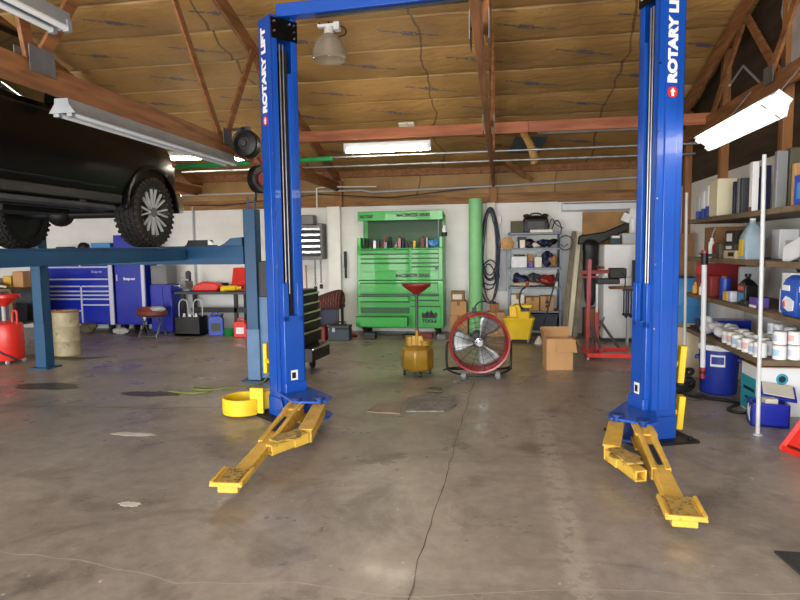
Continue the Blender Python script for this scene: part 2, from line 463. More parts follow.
from mathutils import noise as NZ
# ------------------------------------------------------------------ the setting
XL, XR, YF, YR = -11.0, 2.7, -3.0, 11.0
RIDGE_Y, EAVE_Z, SL = 3.0, 3.0, .3
def roof_z(y): return EAVE_Z + SL*(YR-y) if y >= RIDGE_Y else EAVE_Z + SL*(YR-RIDGE_Y) - SL*(RIDGE_Y-y)

m = M(); m.bx(XL-.2, XR+.2, -16, YR+.2, -.12, 0)
struct(m.build('floor', 'concrete_floor'), 'stained grey brown concrete floor with cracks', 'floor')
m = M()
m.bx(XL, XR, YR, YR+.15, 0, 2.33, 0)
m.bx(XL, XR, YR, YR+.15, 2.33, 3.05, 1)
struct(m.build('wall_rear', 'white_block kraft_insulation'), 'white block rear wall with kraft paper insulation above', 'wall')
m = M()
m.bx(XR, XR+.15, YF, YR+.15, 0, 2.42, 0)
m.prism([(YF,2.42),(YR+.15,2.42),(YR+.15,roof_z(YR)),(RIDGE_Y,roof_z(RIDGE_Y)),(YF,roof_z(YF))], 'x', XR, XR+.15, 1)
struct(m.build('wall_right', 'white_block dark_wall_wood'), 'white right wall with dark boards up to the gable', 'wall')
m = M()
m.bx(XL-.15, XL, YF, YR+.15, 0, 2.42, 0)
m.prism([(YF,2.42),(YR+.15,2.42),(YR+.15,roof_z(YR)),(RIDGE_Y,roof_z(RIDGE_Y)),(YF,roof_z(YF))], 'x', XL-.15, XL, 1)
struct(m.build('wall_left', 'white_block dark_wall_wood'), 'far left wall out of the picture', 'wall')
m = M()
zf = roof_z(YF)
m.bx(XL, XR, YF-.15, YF, 3.3, zf+.05, 0)
for a, b in ((-11,-10.6),(-6.6,-6.1),(-2.1,-1.6),(2.4,2.7)): m.bx(a, b, YF-.15, YF, 0, 3.3, 0)
struct(m.build('wall_front', 'white_block'), 'front wall with three open bay doors behind the viewer', 'wall')

def ceiling(name, y0, z0, direction, length):
    nx, per = 150, 9
    rows = int(round(length/.6)); m = M(); vs = []; fs = []
    X0, X1 = (-XR-.1, -XL+.1) if direction < 0 else (XL-.1, XR+.1)
    ny = rows*per
    for j in range(ny+1):
        y = length*j/ny; t = (j % per)/per
        sag = -.05*math.sin(PI*t)**.6
        if j % per == 0: sag = .004
        if j % per == 1: sag = -.05
        for i in range(nx+1):
            x = X0+(X1-X0)*i/nx
            w = NZ.noise((x*.9, (j//per)*3.1, direction*5)); w2 = NZ.noise((x*5, y*9, 2))
            vs.append((x, y+(.025*w if j % per in (0,1) else 0), sag*(1+.55*w)+.012*w2))
    for j in range(ny):
        for i in range(nx):
            a = j*(nx+1)+i; fs.append((a,a+1,a+nx+2,a+nx+1))
    m.add(vs, fs)
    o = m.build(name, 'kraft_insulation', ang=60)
    th = math.atan(SL)
    if direction < 0: o.matrix_world = Matrix.Translation((0,y0,z0)) @ Matrix(((-1,0,0,0),(0,-math.cos(th),math.sin(th),0),(0,math.sin(th),math.cos(th),0),(0,0,0,1)))
    else: o.matrix_world = Matrix.Translation((0,y0,z0)) @ Matrix(((1,0,0,0),(0,math.cos(th),-math.sin(th),0),(0,math.sin(th),math.cos(th),0),(0,0,0,1)))
    b = o.modifiers.new('s', 'SOLIDIFY'); b.thickness = .03; b.offset = 0
    return struct(o, 'brown kraft paper insulation sagging between purlins under the roof', 'ceiling')
cl = 8.05/math.cos(math.atan(SL))
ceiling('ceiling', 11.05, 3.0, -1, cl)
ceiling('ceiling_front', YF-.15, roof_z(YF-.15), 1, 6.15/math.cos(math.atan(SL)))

TN = [0]
def trim(m, mats, label, bev=.004):
    TN[0] += 1
    return struct(m.build('trim_%d' % TN[0], mats, bev=bev), label, 'trim')
trim(M().bx(XL, XR, 10.95, 11, 2.33, 2.50), 'plate_wood', 'wooden plate board along the top of the white rear wall')
trim(M().bx(XL, XR, 10.93, 11, 2.86, 2.99), 'truss_wood', 'wooden eave plate under the roof on the rear wall')
trim(M().bx(-3.17, -2.93, 10.86, 11, 0, 2.33), 'white_paint', 'white pier on the rear wall left of the green tool chest')
trim(M().bx(-3.02, -2.88, 10.86, 11, 2.33, 2.8), 'post_wood', 'short wooden post above the white pier')
trim(M().bx(-.235, -.085, 10.86, 11, 0, 2.33), 'off_white', 'pale wall post behind the hanging hose')
trim(M().bx(-.19, -.06, 10.86, 11, 2.33, 2.8), 'post_wood', 'short wooden post above the hose')
for y, w in ((4.6,.09),(6.25,.1),(7.85,.1),(9.25,.12)):
    trim(M().bx(2.61, 2.7, y, y+w, 2.0 if y < 9 else 1.2, roof_z(y)-.1), 'post_wood', 'wooden stud on the right wall at %.1f m' % y)
trim(M().bx(1.0, 2.68, 10.93, 10.99, 2.32, 2.46), 'plate_wood', 'light board above the unlit tube on the rear wall')
for k, x in enumerate((-4.75, -5.9)):
    trim(M().cyl((x,10.96,0),(x,10.96,2.4),.018), 'grey_light', 'grey pipe running up the rear wall behind the bench' if k == 0 else 'grey pipe on the rear wall behind the truck wheel')

# roof trusses, one thing each
def web(m, x, a, b, w=.04, h=.1): m.bar((x,a[0],a[1]),(x,b[0],b[1]), w, h)
def make_truss(label, zb=2.60):
    t = thing('roof_truss', label, 'roof truss', (0,0,0), 0, 'wooden roof trusses')
    M().bx(-.02,.02, -2.9, 10.95 if zb < 2.7 else 9.6, zb, zb+.175).build('bottom_chord', 'truss_wood', t, .004)
    c = SL; mm_ = M()
    mm_.prism([(11.0,2.80),(10.6,2.795),(RIDGE_Y,2.70+SL*(10.95-RIDGE_Y)),(RIDGE_Y,2.88+SL*(10.95-RIDGE_Y)),(11.0,2.90)], 'x', -.02, .02)
    mm_.build('top_chord', 'truss_wood', t, .004)
    z = 2.70+SL*(10.95-RIDGE_Y); z2 = roof_z(-2.9)-.3
    M().prism([(-2.9,z2),(RIDGE_Y,z),(RIDGE_Y,z+.17),(-2.9,z2+.17)], 'x', -.02, .02).build('top_chord', 'truss_wood', t, .004)
    def rz(y): return (2.72+SL*(10.95-y)) if y > RIDGE_Y else (z+.02-SL*(RIDGE_Y-y))
    k = 0
    for a, b in (((6.2,2.78),(7.0,rz(7.0))),((6.2,2.78),(4.85,rz(4.85))),((3.54,2.78),(4.75,rz(4.75))),((3.54,2.78),(3.1,rz(3.1))),((7.95,2.78),(7.08,rz(7.08))),((1.0,2.78),(2.9,rz(2.9))),((.9,2.78),(-.4,rz(-.4)))):
        k += 1; q = M(); web(q, .035 if k % 2 else -.035, (a[0],a[1]+zb-2.6), b, .03, .09); q.build('web', 'truss_wood', t, .003)
    for y, w in ((6.2,.2),(3.54,.22),(1.0,.26)):
        M().bx(-.056,-.05, y-w/2, y+w/2, zb+.09, zb+.25).bx(.05,.056, y-w/2, y+w/2, zb+.09, zb+.25).build('gusset_plate', 'steel_dull', t)
    M().bx(-.05,-.022, 2.72, 3.28, z-.04, z+.16).build('gusset_plate', 'steel_dull', t)
    return t
tr = make_truss('wooden roof truss running over the truck to the white pier')
tr.location = (-2.95,0,0)
for x, l in ((-.115,'wooden roof truss seen end on above the hanging hose'),(-5.7,'wooden roof truss over the far side of the truck')):
    dup(tr, (x,0,0), 0, l)
make_truss('wooden roof truss along the right wall above the long shelf', 2.93).location = (2.5,0,0)

# brace beam of two lapped boards
t = thing('brace_beam', 'long reddish wooden brace beam crossing between the trusses above the lamp', 'beam', (0,8.0,3.0))
M().bx(-2.88, .35, -.022, .022, -.0, .14).build('board', 'beam_wood', t, .003)
M().bx(-.6, 2.66, .024, .066, .01, .15).build('board', 'beam_wood', t, .003)

def pipe(name, pts, r, mt, label, cat='pipe', couplings=()):
    q = M().tube(pts, r, 10)
    for a, b in couplings: q.cyl(a, b, r*1.5, n=10)
    return tag(q.build(name, mt), label, cat)
pipe('conduit', [(-2.9,8.3,2.83),(2.66,8.3,2.83)], .014, 'galv', 'grey conduit pipe just below the reddish brace beam', couplings=[((.4,8.3,2.83),(.5,8.3,2.83)),((1.9,8.3,2.83),(2.0,8.3,2.83))])
pipe('conduit', [(-5.0,9.0,2.80),(2.66,9.0,2.80)], .016, 'galv', 'lower grey conduit pipe with couplings nearer the rear wall', couplings=[((-1.0,9.0,2.80),(-.9,9.0,2.80)),((1.1,9.0,2.80),(1.2,9.0,2.80))])
pipe('conduit', [(-10.5,10.8,2.52+.09),(-2.5,10.8,2.61),(-2.3,10.8,2.57),(.2,10.8,2.62),(2.66,10.8,2.70)], .017, 'grey_light', 'pale pipe along the wooden plate on the rear wall')
pipe('conduit', [(-3.32,10.73,2.28),(-3.32,10.73,2.66),(-3.1,10.73,2.68),(-2.2,10.73,2.66)], .014, 'white_paint', 'thin white pipe bending along the top of the rear wall beside the pier')
pipe('air_line', [(-6.5,8.2,2.74),(-2.3,8.2,2.80)], .035, 'green_line', 'green air line pipe hanging level behind the blue lift post', 'pipe')
t = pipe('drop_conduit', [(2.66,6.6,3.0),(2.3,6.4,3.25),(2.05,6.0,2.98)], .012, 'galv', 'thin bent conduit beside the truss on the right wall')
# wires over the rear wall
pipe('cable', [(-9,10.85,2.42),(-7.2,10.85,2.47),(-5.2,10.85,2.40),(-3.3,10.85,2.56),(-2.0,10.85,2.46),(-.4,10.85,2.6)], .009, 'black', 'loose dark cable draped along the wooden plate of the rear wall', 'cable')

# floor cracks as thin inlaid fillers and stains
def crack(pts, w, mt, label, cat='crack', seed=1):
    rr = random.Random(seed); P = []
    for i in range(len(pts)-1):
        a, b = Vector((*pts[i],0)), Vector((*pts[i+1],0)); n = max(2, int((b-a).length/.12))
        for k in range(n):
            p = a.lerp(b, k/n); P.append(p+Vector((rr.uniform(-.012,.012), rr.uniform(-.012,.012), 0)))
    P.append(Vector((*pts[-1],0))); q = M(); L_ = []; R_ = []
    for i, p in enumerate(P):
        d = (P[min(i+1,len(P)-1)]-P[max(i-1,0)]).normalized(); nn = Vector((-d.y,d.x,0))*w*(.5+.5*rr.random())
        L_.append(p+nn+Vector((0,0,.0015))); R_.append(p-nn+Vector((0,0,.0015)))
    k = len(P); q.add(L_+R_, [(i,i+1,k+i+1,k+i) for i in range(k-1)])
    o = q.build(TNm('trim'), mt); return struct(o, label, 'trim')
def TNm(n): TN[0] += 1; return 'trim_%d' % TN[0]
mm('crack_dark', '#4a433b', .9); mm('crack_pale', '#b0a79a', .9); mm('line_red', '#8d4536', .8, var=.3)
crack([(-.43,1.6),(-.37,3.6),(-.34,5.2),(-.30,6.9)], .0035, 'crack_dark', 'long dark floor crack leading to the fan', seed=2)
crack([(-2.7,2.62),(-2.1,2.60),(-1.5,2.48),(-.95,2.55),(-.5,2.5),(.2,2.66),(.8,2.72),(1.4,2.80)], .004, 'crack_pale', 'pale floor crack across the front of the picture', seed=3)
crack([(-6,5.2),(-3.3,5.35),(-2.6,5.5)], .005, 'crack_dark', 'dark joint in the floor left of the blue lift', seed=5)
crack([(1.5,5.0),(2.1,4.95),(2.6,4.9)], .004, 'crack_pale', 'pale joint in the floor under the shelves', seed=6)
crack([(-2.4,8.17),(-1.28,7.57)], .012, 'line_red', 'faded red line on the floor in front of the green chest', seed=4)
def patch(pts, z, mt, label):
    q = M(); q.prism(pts, 'z', .0, z); return struct(q.build(TNm('trim'), mt), label, 'trim')
def blob(cx, cy, rx, ry, seed, n=22):
    rr = random.Random(seed); return [(cx+rx*math.cos(2*PI*i/n)*rr.uniform(.7,1.05), cy+ry*math.sin(2*PI*i/n)*rr.uniform(.7,1.05)) for i in range(n)]
mm('floor_pale', '#9d958a', .6, var=.2, scale=14, dirt='#7d7268', dirt_amt=.5)
mm('floor_white', '#c9c4ba', .7, var=.1); mm('floor_oil', '#3a342f', .4, var=.3, scale=10, dirt='#5a5249', dirt_amt=.5)
patch(blob(-2.25,3.25,.08,.04,1), .0012, 'floor_white', 'white spill spot on the floor near the left arm')
patch(blob(-3.1,4.55,.22,.05,2), .0012, 'floor_white', 'pale scuff on the floor left of the lift')
patch(blob(-3.75,5.9,.4,.12,3), .0012, 'floor_oil', 'dark oil stain under the truck runway')
patch(blob(-5.2,6.1,.5,.2,8), .0012, 'floor_oil', 'dark oil stain beside the drum')
# ------------------------------------------------------------------ two-post lift
LT = thing('two_post_lift', 'blue two-post vehicle lift with yellow swing arms standing in the middle bay', 'vehicle lift', (0,0,0))
def column(x, y, rz, s, H=3.58):
    """local +x is the open side, front face at local y = -s*.135"""
    mt = Matrix.Translation((x,y,0)) @ Matrix.Rotation(R(rz), 4, 'Z')
    a, b, tk, lip = .22, .26, .012, .06
    q = M()
    q.bx(-a/2,-a/2+tk,-b/2,b/2,.02,H); q.bx(-a/2,a/2,-b/2,-b/2+tk,.02,H); q.bx(-a/2,a/2,b/2-tk,b/2,.02,H)
    q.bx(a/2-tk,a/2,-b/2,-b/2+lip,.02,H); q.bx(a/2-tk,a/2,b/2-lip,b/2,.02,H)
    # rolled stiffening ridges up the front and back faces
    for sy in (-1,1):
        q.bx(-.05,.05, *(sorted((sy*b/2, sy*(b/2+.012)))), .25, 2.9)
    # flared foot gussets
    for sy in (-1,1):
        q.prism([(-a/2,.02),(a/2+.1,.02),(a/2,.20),(-a/2,.20)], 'y', *sorted((sy*(b/2+.001), sy*(b/2+.012))))
    col = q.xf(mt).build('column', 'lift_blue', LT, .004)
    q = M(); q.bx(-.25,.3,-.24,.24,0,.02)
    for sx in (-.2,.24):
        for sy in (-.19,.19): q.cyl((sx,sy,.02),(sx,sy,.045),.018,n=6)
    q.xf(mt).build('base_plate', 'black', LT, .003)
    q = M(); q.bx(a/2+.001,a/2+.012,-b/2,b/2,3.38,3.555); q.xf(mt).build('top_plate', 'black_gloss', col, .002)
    for yy, zz in ((-.1,3.52),(-.1,3.44),(.1,3.52),(.1,3.41),(.05,3.52),(.1,3.465)): q = M(); q.cyl((a/2+.012,yy,zz),(a/2+.02,yy,zz),.011,n=8); q.xf(mt).build('bolt', 'chrome', col)
    for yy in (-.045,-.012):
        q = M(); q.tube([(a/2-.005,yy*s,1.15),(a/2-.005,yy*s,3.34)], .007, 8); q.xf(mt).build('cable', 'steel', col)
    q = M(); q.bx(.0,a/2-.03,.012*s-.03,.012*s+.03,.75,3.3); q.xf(mt).build('belt', 'rubber', col)
    q = M(); q.bx(a/2-.02,a/2+.012,*sorted((s*.03,s*.085)),.9,3.1); q.xf(mt).build('cover_strip', 'lift_blue', col, .003)
    for zz in (2.75,2.70,2.1,1.2):
        pass
    # carriage riding inside the column
    q = M(); q.bx(-a/2+.03,a/2+.035,-b/2+.03,b/2-.03,.16,.95); q.bx(a/2+.005,a/2+.055,-b/2+.02,b/2-.02,.12,.34); q.bx(a/2,a/2+.035,-.10,-.045,.9,1.25); q.bx(a/2,a/2+.035,.045,.10,.9,1.25)
    car = q.xf(mt).build('carriage', 'lift_blue', LT, .005)
    q = M(); q.bx(a/2+.0355,a/2+.037,-.045,.025,.36,.45); q.xf(mt).build('sticker', 'white_paint', car)
    q = M(); q.bx(a/2+.037,a/2+.0375,-.035,.005,.375,.43); q.xf(mt).build('sticker_print', 'black', car)
    # little rivets on the front edge
    for zz in (.9,1.4,1.9,2.4,2.9):
        q = M(); q.cyl((a/2-.01,-s*(b/2+.001),zz),(a/2-.01,-s*(b/2+.006),zz),.008,n=8); q.xf(mt).build('rivet', 'chrome', col)
    return mt, col, car
mtL, colL, carL = column(-1.96, 5.28, -40, 1)
mtR, colR, carR = column(1.225, 5.03, 200, -1)
# lettering up the front faces
def front_frame(mt, s):
    o = mt @ Vector((0,-s*(.130+.0125),0)); rot = mt.to_3x3()
    n = rot @ Vector((0,-s,0)); up = Vector((0,0,1)); right = up.cross(n)   # right as seen from the front
    return o, n, up, right
mm('letter_white', '#f2f4f6', .5, var=.01)
for mt, s, col in ((mtL,1,colL),(mtR,-1,colR)):
    o, n, up, rt = front_frame(mt, s)
    q = M()
    for k in (-1,1): pass
    zc = 3.02 if s > 0 else 3.02
    text_obj('lettering', 'ROTARY LIFT', .098, face_mtx(o+n*.001+Vector((0,0,3.12)), up, -rt), 'letter_white', col, .001, .006, 1, .73)
    # red and white roundel under the lettering
    q = M(); q.ring([(.0,0),(.042,0),(.042,.003),(.0,.003)], (0,0,0), 20)
    q.xf(face_mtx(o+n*.001+Vector((0,0,2.69)), rt, up)); q.build('logo_disc', 'red_bright', col)
    q = M(); q.prism([(-.010,-.03),(.010,-.03),(.010,0),(.024,0),(0,.03),(-.024,0),(-.010,0)], 'z', .003, .005)
    q.xf(face_mtx(o+n*.001+Vector((0,0,2.69)), rt, up)); q.build('logo_mark', 'letter_white', col)
# overhead crossbar
pL, pR = mtL @ Vector((.03,0,3.635)), mtR @ Vector((.03,0,3.635))
q = M(); q.bar(pL, pR, .12, .11); q.build('crossbar', 'lift_blue', LT, .006)
q = M(); d = (pR-pL).normalized(); q.bar(pL+d*.35-Vector((0,0,.07)), pR-d*.35-Vector((0,0,.07)), .03, .02); q.build('shutoff_bar', 'black', LT)
# yellow swing arms
def arm(p, e, w=.12, h=.085, pad=True, z=.17, tip_z=.08, tele=.55):
    p, e = Vector((*p,z)), Vector((*e,tip_z)); d = (e-p); L = d.length; d.normalize(); side = d.cross(Vector((0,0,1))).normalized(); up = side.cross(d)
    q = M(); o_ = []
    for k_, t_, hh in ((0,-.02,.075),(1,.18,.07),(2,L*tele,.038)):
        c_ = p+d*t_; o_.append([c_-side*w/2-up*.045, c_+side*w/2-up*.045, c_+side*w/2+up*hh, c_+side*w*.2+up*hh, c_+side*w*.2+up*(hh-.02), c_-side*w*.2+up*(hh-.02), c_-side*w*.2+up*hh, c_-side*w/2+up*hh])
    q.loft(o_)
    # flared root with two ears
    q.bar(p-d*.07+up*.055, p+d*.16+up*.055, w*1.25, .018); q.bar(p-d*.07-up*.055, p+d*.16-up*.055, w*1.25, .018)
    a = q.build('arm', 'yellow', LT, .006)
    q = M(); q.bar(p+d*L*(tele-.1), e, w*.85, h*.75, 0)
    q.build('arm_extension', 'yellow', a, .005)
    q = M(); q.cyl(p-up*.09, p+up*.10, .032, n=14); q.cyl(p+up*.10, p+up*.115, .05, n=14); q.build('pivot_pin', 'lift_blue_dark', a)
    q = M(); q.bar(p+d*.3+up*.044, p+d*.62+up*.044, w*.25, .004); q.build('wear_mark', 'black', a)
    if pad:
        c = e - d*.03
        q = M(); q.bar(c-d*.13+up*.04, c+d*.12+up*.04, .21, .016); q.bar(c-d*.13+up*.005, c+d*.09+up*.005, .13, .05)
        for k in (-1,1): q.bar(c-d*.12+up*.052+side*k*.095, c+d*.11+up*.052+side*k*.095, .02, .022)
        q.bar(c+d*.11+up*.05-side*.1, c+d*.11+up*.05+side*.1, .02, .02)
        pd = q.build('lifting_pad', 'yellow', LT, .004)
        q = M(); q.bar(c-d*.10+up*.052, c+d*.09+up*.052, .13, .01); q.build('rubber_pad', 'yellow_worn', pd)
    return a
mm('yellow_worn', '#a5883c', .6, var=.25, scale=14, dirt='#4a3a24', dirt_amt=.5)
def short_arm(p, k, e, z=.17):
    p, k, e = Vector((*p,z)), Vector((*k,z-.02)), Vector((*e,z-.04))
    q = M(); q.bar(p, k, .095, .10); q.bar(p+Vector((0,0,.052)), k+Vector((0,0,.052)), .115, .012); q.bar(k, k+(e-k)*.4, .09, .08)
    a = q.build('arm', 'yellow', LT, .006)
    d = (e-k).normalized(); side = d.cross(Vector((0,0,1))).normalized(); up = Vector((0,0,1))
    o = k+(e-k)*.3; L = (e-o).length; f = o+d*L
    q = M()
    for u, v, ww, hh in ((0,.03,.076,.012),(0,-.03,.076,.012),(.032,0,.012,.072),(-.032,0,.012,.072)):
        q.bar(o+side*u+up*v, f+side*u+up*v, ww, hh)
    q.build('arm_extension', 'yellow', a, .003)
    q = M(); c = o+d*.06+up*.054; q.cyl(c-up*.010, c, .10, n=8); q.bar(c-d*.12, c+d*.13, .11, .016)
    q.build('lifting_pad', 'yellow_worn', LT, .004)
    q = M(); q.cyl(p-up*.09, p+up*.10, .032, n=14); q.cyl(p+up*.10, p+up*.115, .05, n=14); q.build('pivot_pin', 'lift_blue_dark', a)
def bracket(car, pts, z=.235):
    q = M(); q.prism(pts, 'z', z, z+.02); q.prism(pts, 'z', z-.15, z-.13); q.build('arm_bracket', 'lift_blue', car, .003)
lx = mtL @ Vector((.12,-.1,0)); lx2 = mtL @ Vector((.12,.13,0))
bracket(carL, [(lx.x-.06,lx.y),(lx2.x,lx2.y+.06),(-1.46,5.04),(-1.46,4.90),(-1.54,4.84),(-1.74,4.82),(-1.80,4.88)])
arm((-1.73,4.86), (-1.66,3.42))
short_arm((-1.53,4.88), (-1.44,4.22), (-1.62,3.95))
rx = mtR @ Vector((.12,.1,0)); rx2 = mtR @ Vector((.12,-.13,0))
bracket(carR, [(rx2.x-.0,rx2.y+.1),(.82,4.74),(.82,4.64),(.9,4.60),(1.06,4.49),(1.14,4.54),(rx.x+.06,rx.y)])
arm((1.03,4.52), (.97,3.32))
short_arm((.87,4.64), (.74,4.12), (.86,3.78))
# arm of the far side of the left column and its round guard on the floor
q = M(); q.ring([(.175,0),(.2,0),(.2,.15),(.175,.15)], (-2.40,5.28,.02), 24, 0, None, R(20), R(330)); q.bx(-2.57,-2.22,5.2,5.36,.03,.05); q.bar((-2.235,5.2,.03),(-2.235,5.2,.27),.03,.13,up=(1,0,0))
q.bar((-2.25,5.34,.12),(-2.12,5.42,.14),.12,.16)
q.build('arm_guard', 'yellow_clean', LT, .006)
# yellow door bumpers
q = M(); q.bx(-2.33,-2.29,5.60,5.72,.32,.62); q.bar((-2.31,5.62,.45),(-2.10,5.42,.45),.03,.04); q.build('door_bumper', 'yellow_clean', LT, .006)
for z0, z1 in ((.44,.74),(.06,.33)):
    q = M(); q.bar((1.43,5.08,z0),(1.45,5.08,z1),.09,.05,up=(1,0,0)); q.bar((1.36,5.08,(z0+z1)/2),(1.43,5.08,(z0+z1)/2),.03,.04); q.build('door_bumper', 'yellow_clean', LT, .006)

# ------------------------------------------------------------------ four-post lift
FP = thing('four_post_lift', 'dark blue four-post drive-on lift raised with the black truck on it', 'vehicle lift', (0,0,0))
def fpost(x, y, sx, dark=True):
    q = M(); w = .075
    q.bx(x-w,x+w,y-w,y-w+.012,.015,2.0); q.bx(x-w,x-w+.012,y-w,y+w,.015,2.0); q.bx(x+w-.012,x+w,y-w,y+w,.015,2.0); q.bx(x-w,x+w,y+w-.012,y+w,.015,2.0)
    q.bx(x-w-.003,x+w+.003,y-w-.004,y+w+.003,.015,.62,1)
    p = q.build('post', 'post_blue post_blue_light' if x > -4 else 'post_blue post_blue', FP, .004)
    q = M(); q.bx(x-.14,x+.14,y-.14,y+.14,0,.015); q.build('base_plate', 'post_blue', p)
    q = M(); q.bx(x-w,x+w,y-w,y+w,2.0,2.02)
    for k in (-.04,.05): q.cyl((x+k,y,2.02),(x+k,y,2.16),.012,n=10)
    q.build('top_cap', 'post_blue', p)
for x, y in ((-2.87,6.7),(-6.07,7.12),(-2.87,1.9),(-6.05,1.9)): fpost(x, y, 0)
q = M(); q.bar((-2.945,6.71,1.495),(-5.995,7.09,1.495),.18,.22)
q.prism([(-2.955,1.60),(-3.24,1.60),(-3.18,1.63),(-3.10,1.69),(-2.955,1.70)], 'y', 6.60, 6.82)
cb = q.build('crossbeam', 'post_blue', FP, .006)
q = M(); q.bx(-5.97,-2.955,1.83,1.98,1.385,1.555); q.build('crossbeam', 'post_blue', FP, .006)
q = M(); q.bx(-5.33,-5.20,6.612,6.619,1.53,1.60); q.build('sticker', 'paper', cb)
q = M(); q.bx(-5.30,-5.275,6.610,6.612,1.54,1.59); q.bx(-5.25,-5.225,6.610,6.612,1.54,1.58); q.build('sticker_print', 'black', cb)
for x0, x1 in ((-4.16,-3.66),(-5.92,-5.42)):
    q = M(); q.bx(x0,x1,2.0,6.6,1.44,1.565); q.bx(x0,x0+.03,2.0,6.6,1.565,1.585); q.bx(x1-.03,x1,2.0,6.6,1.565,1.585)
    q.build('runway', 'post_blue', FP, .004)
q = M(); q.bx(-3.70,-3.36,6.65,6.81,1.603,1.615); q.prism([(-3.70,1.615),(-3.67,1.675),(-3.41,1.675),(-3.39,1.615)], 'y', 6.68, 6.78)
q.prism([(-3.41,1.615),(-3.41,1.68),(-3.33,1.615)], 'y', 6.66, 6.70, 1)
q.build('wheel_stop', 'black white_paint', FP)

# ------------------------------------------------------------------ pickup truck
mm('rocker_black', '#1b1c1e', .45, var=.15)
TK = thing('pickup_truck', 'black pickup truck raised on the dark blue four-post lift', 'pickup truck', (-4.86,0,1.6))
W = .955
def sec(y, wr, zr, wm, zm, wt, zt, z0=.42):
    h = [(wr*.9,z0),(wr,zr),(wm,zm),(wm*.995,zm+.22),(wt,zt-.03),(wt-.07,zt)]
    return [(x,y,z) for x,z in h] + [(-x,y,z) for x,z in reversed(h)]
q = M()
q.loft([sec(1.2,.92,.6,.95,.8,.92,1.18), sec(2.2,.93,.55,.955,.8,.93,1.22), sec(5.35,.93,.55,.955,.8,.93,1.24), sec(5.7,.93,.55,.955,.8,.9,1.27), sec(6.5,.93,.55,.955,.8,.88,1.25), sec(6.85,.90,.55,.93,.8,.86,1.21), sec(7.02,.82,.55,.87,.8,.80,1.14)])
body = q.build('body', 'black_gloss', TK)
for y in (6.38,2.65):
    c = M(); c.cyl((.52,y,.39),(1.2,y,.39),.49,n=40); c.cyl((-1.2,y,.39),(-.52,y,.39),.49,n=40)
    boolean_cut(body, c.build('cut', 'black'))
b_ = body.modifiers.new('b', 'BEVEL'); b_.width = .02; b_.segments = 2; b_.limit_method = 'ANGLE'; b_.angle_limit = R(40)
# cab
def cs(y, wb, wt, z0, z1): return [(wb,y,z0),(wt,y,z1),(wt-.1,y,z1+.05),(-wt+.1,y,z1+.05),(-wt,y,z1),(-wb,y,z0)]
q = M(); q.loft([cs(2.6,.89,.84,1.2,1.75), cs(3.0,.90,.82,1.2,1.84), cs(4.7,.90,.81,1.2,1.84), cs(5.75,.88,.86,1.2,1.27)])
q.build('cab_roof', 'black_gloss', TK, .02)
mm('car_glass', '#0b0d10', .08, var=.05, coat=.4)
for sx in (-1,1):
    q = M(); q.add([(sx*.905,3.05,1.26),(sx*.905,5.2,1.26),(sx*.845,4.65,1.76),(sx*.845,3.1,1.76)], [(0,1,2,3)]); g = q.build('side_window', 'car_glass', TK); sm = g.modifiers.new('s','SOLIDIFY'); sm.thickness = .012; sm.offset = 1 if sx > 0 else -1
    q = M(); q.bx(*sorted((sx*.90,sx*.960)),3.22,5.78,.45,.545); q.bx(*sorted((sx*.92,sx*.964)),3.3,5.7,.60,.62); q.build('rocker_panel', 'rocker_black', TK, .01)
    for y in (4.05,3.0):
        q = M(); q.bar((sx*.965,y,1.05),(sx*.965,y+.2,1.05),.03,.035); q.build('door_handle', 'black_gloss', TK, .008)
    q = M(); q.bx(*sorted((sx*.95,sx*1.16)),4.75,4.87,1.22,1.42); q.build('side_mirror', 'black_gloss', TK, .03)
    q = M(); q.bx(*sorted((sx*.88,sx*1.04)),3.0,5.55,.37,.42); q.bx(*sorted((sx*.9,sx*.94)),3.2,3.26,.36,.5); q.bx(*sorted((sx*.9,sx*.94)),5.2,5.26,.36,.5); q.build('running_board', 'grey_dark', TK, .012)
    for y in (6.38,2.65):
        mt_ = Matrix.Rotation(R(90), 4, 'Y')
        q = M(); q.ring([(.485,-.06),(.545,-.06),(.53,.012),(.49,.016)], (sx*.955,y,.39), 30, 0, Matrix.Rotation(R(90)*sx, 4, 'Y'), R(92) if sx > 0 else R(-88), R(268) if sx > 0 else R(88))
        q.build('fender_flare', 'black_gloss', TK, .006)
        q = M(); q.ring([(.47,-.3),(.49,-.3),(.49,0),(.47,0)], (sx*.9,y,.39), 30, 0, Matrix.Rotation(R(90)*sx, 4, 'Y'), R(90) if sx > 0 else R(-90), R(270) if sx > 0 else R(90))
        q.build('wheel_well', 'rubber', TK)
    q = M(); q.bx(*sorted((sx*.62,sx*.84)),6.88,7.05,.93,1.08); q.build('headlight', 'chrome', TK, .02)
    q = M(); q.bx(*sorted((sx*.87,sx*.925)),6.72,6.92,.96,1.05); q.build('marker_lamp', 'orange', TK, .01)
q = M(); q.loft([[(x,y,z) for x,z in ((-.93,.42),(.93,.42),(.93,.66),(-.93,.66))] for y in (6.9,7.1)] + [[(x,7.2,z) for x,z in ((-.7,.44),(.7,.44),(.7,.62),(-.7,.62))]]); q.build('front_bumper', 'chrome', TK, .03)
q = M(); q.bx(-.6,.6,6.98,7.04,.72,1.08)
for k in range(5): q.bx(-.6,.6,7.04,7.055,.74+k*.07,.77+k*.07)
q.build('grille', 'black', TK)
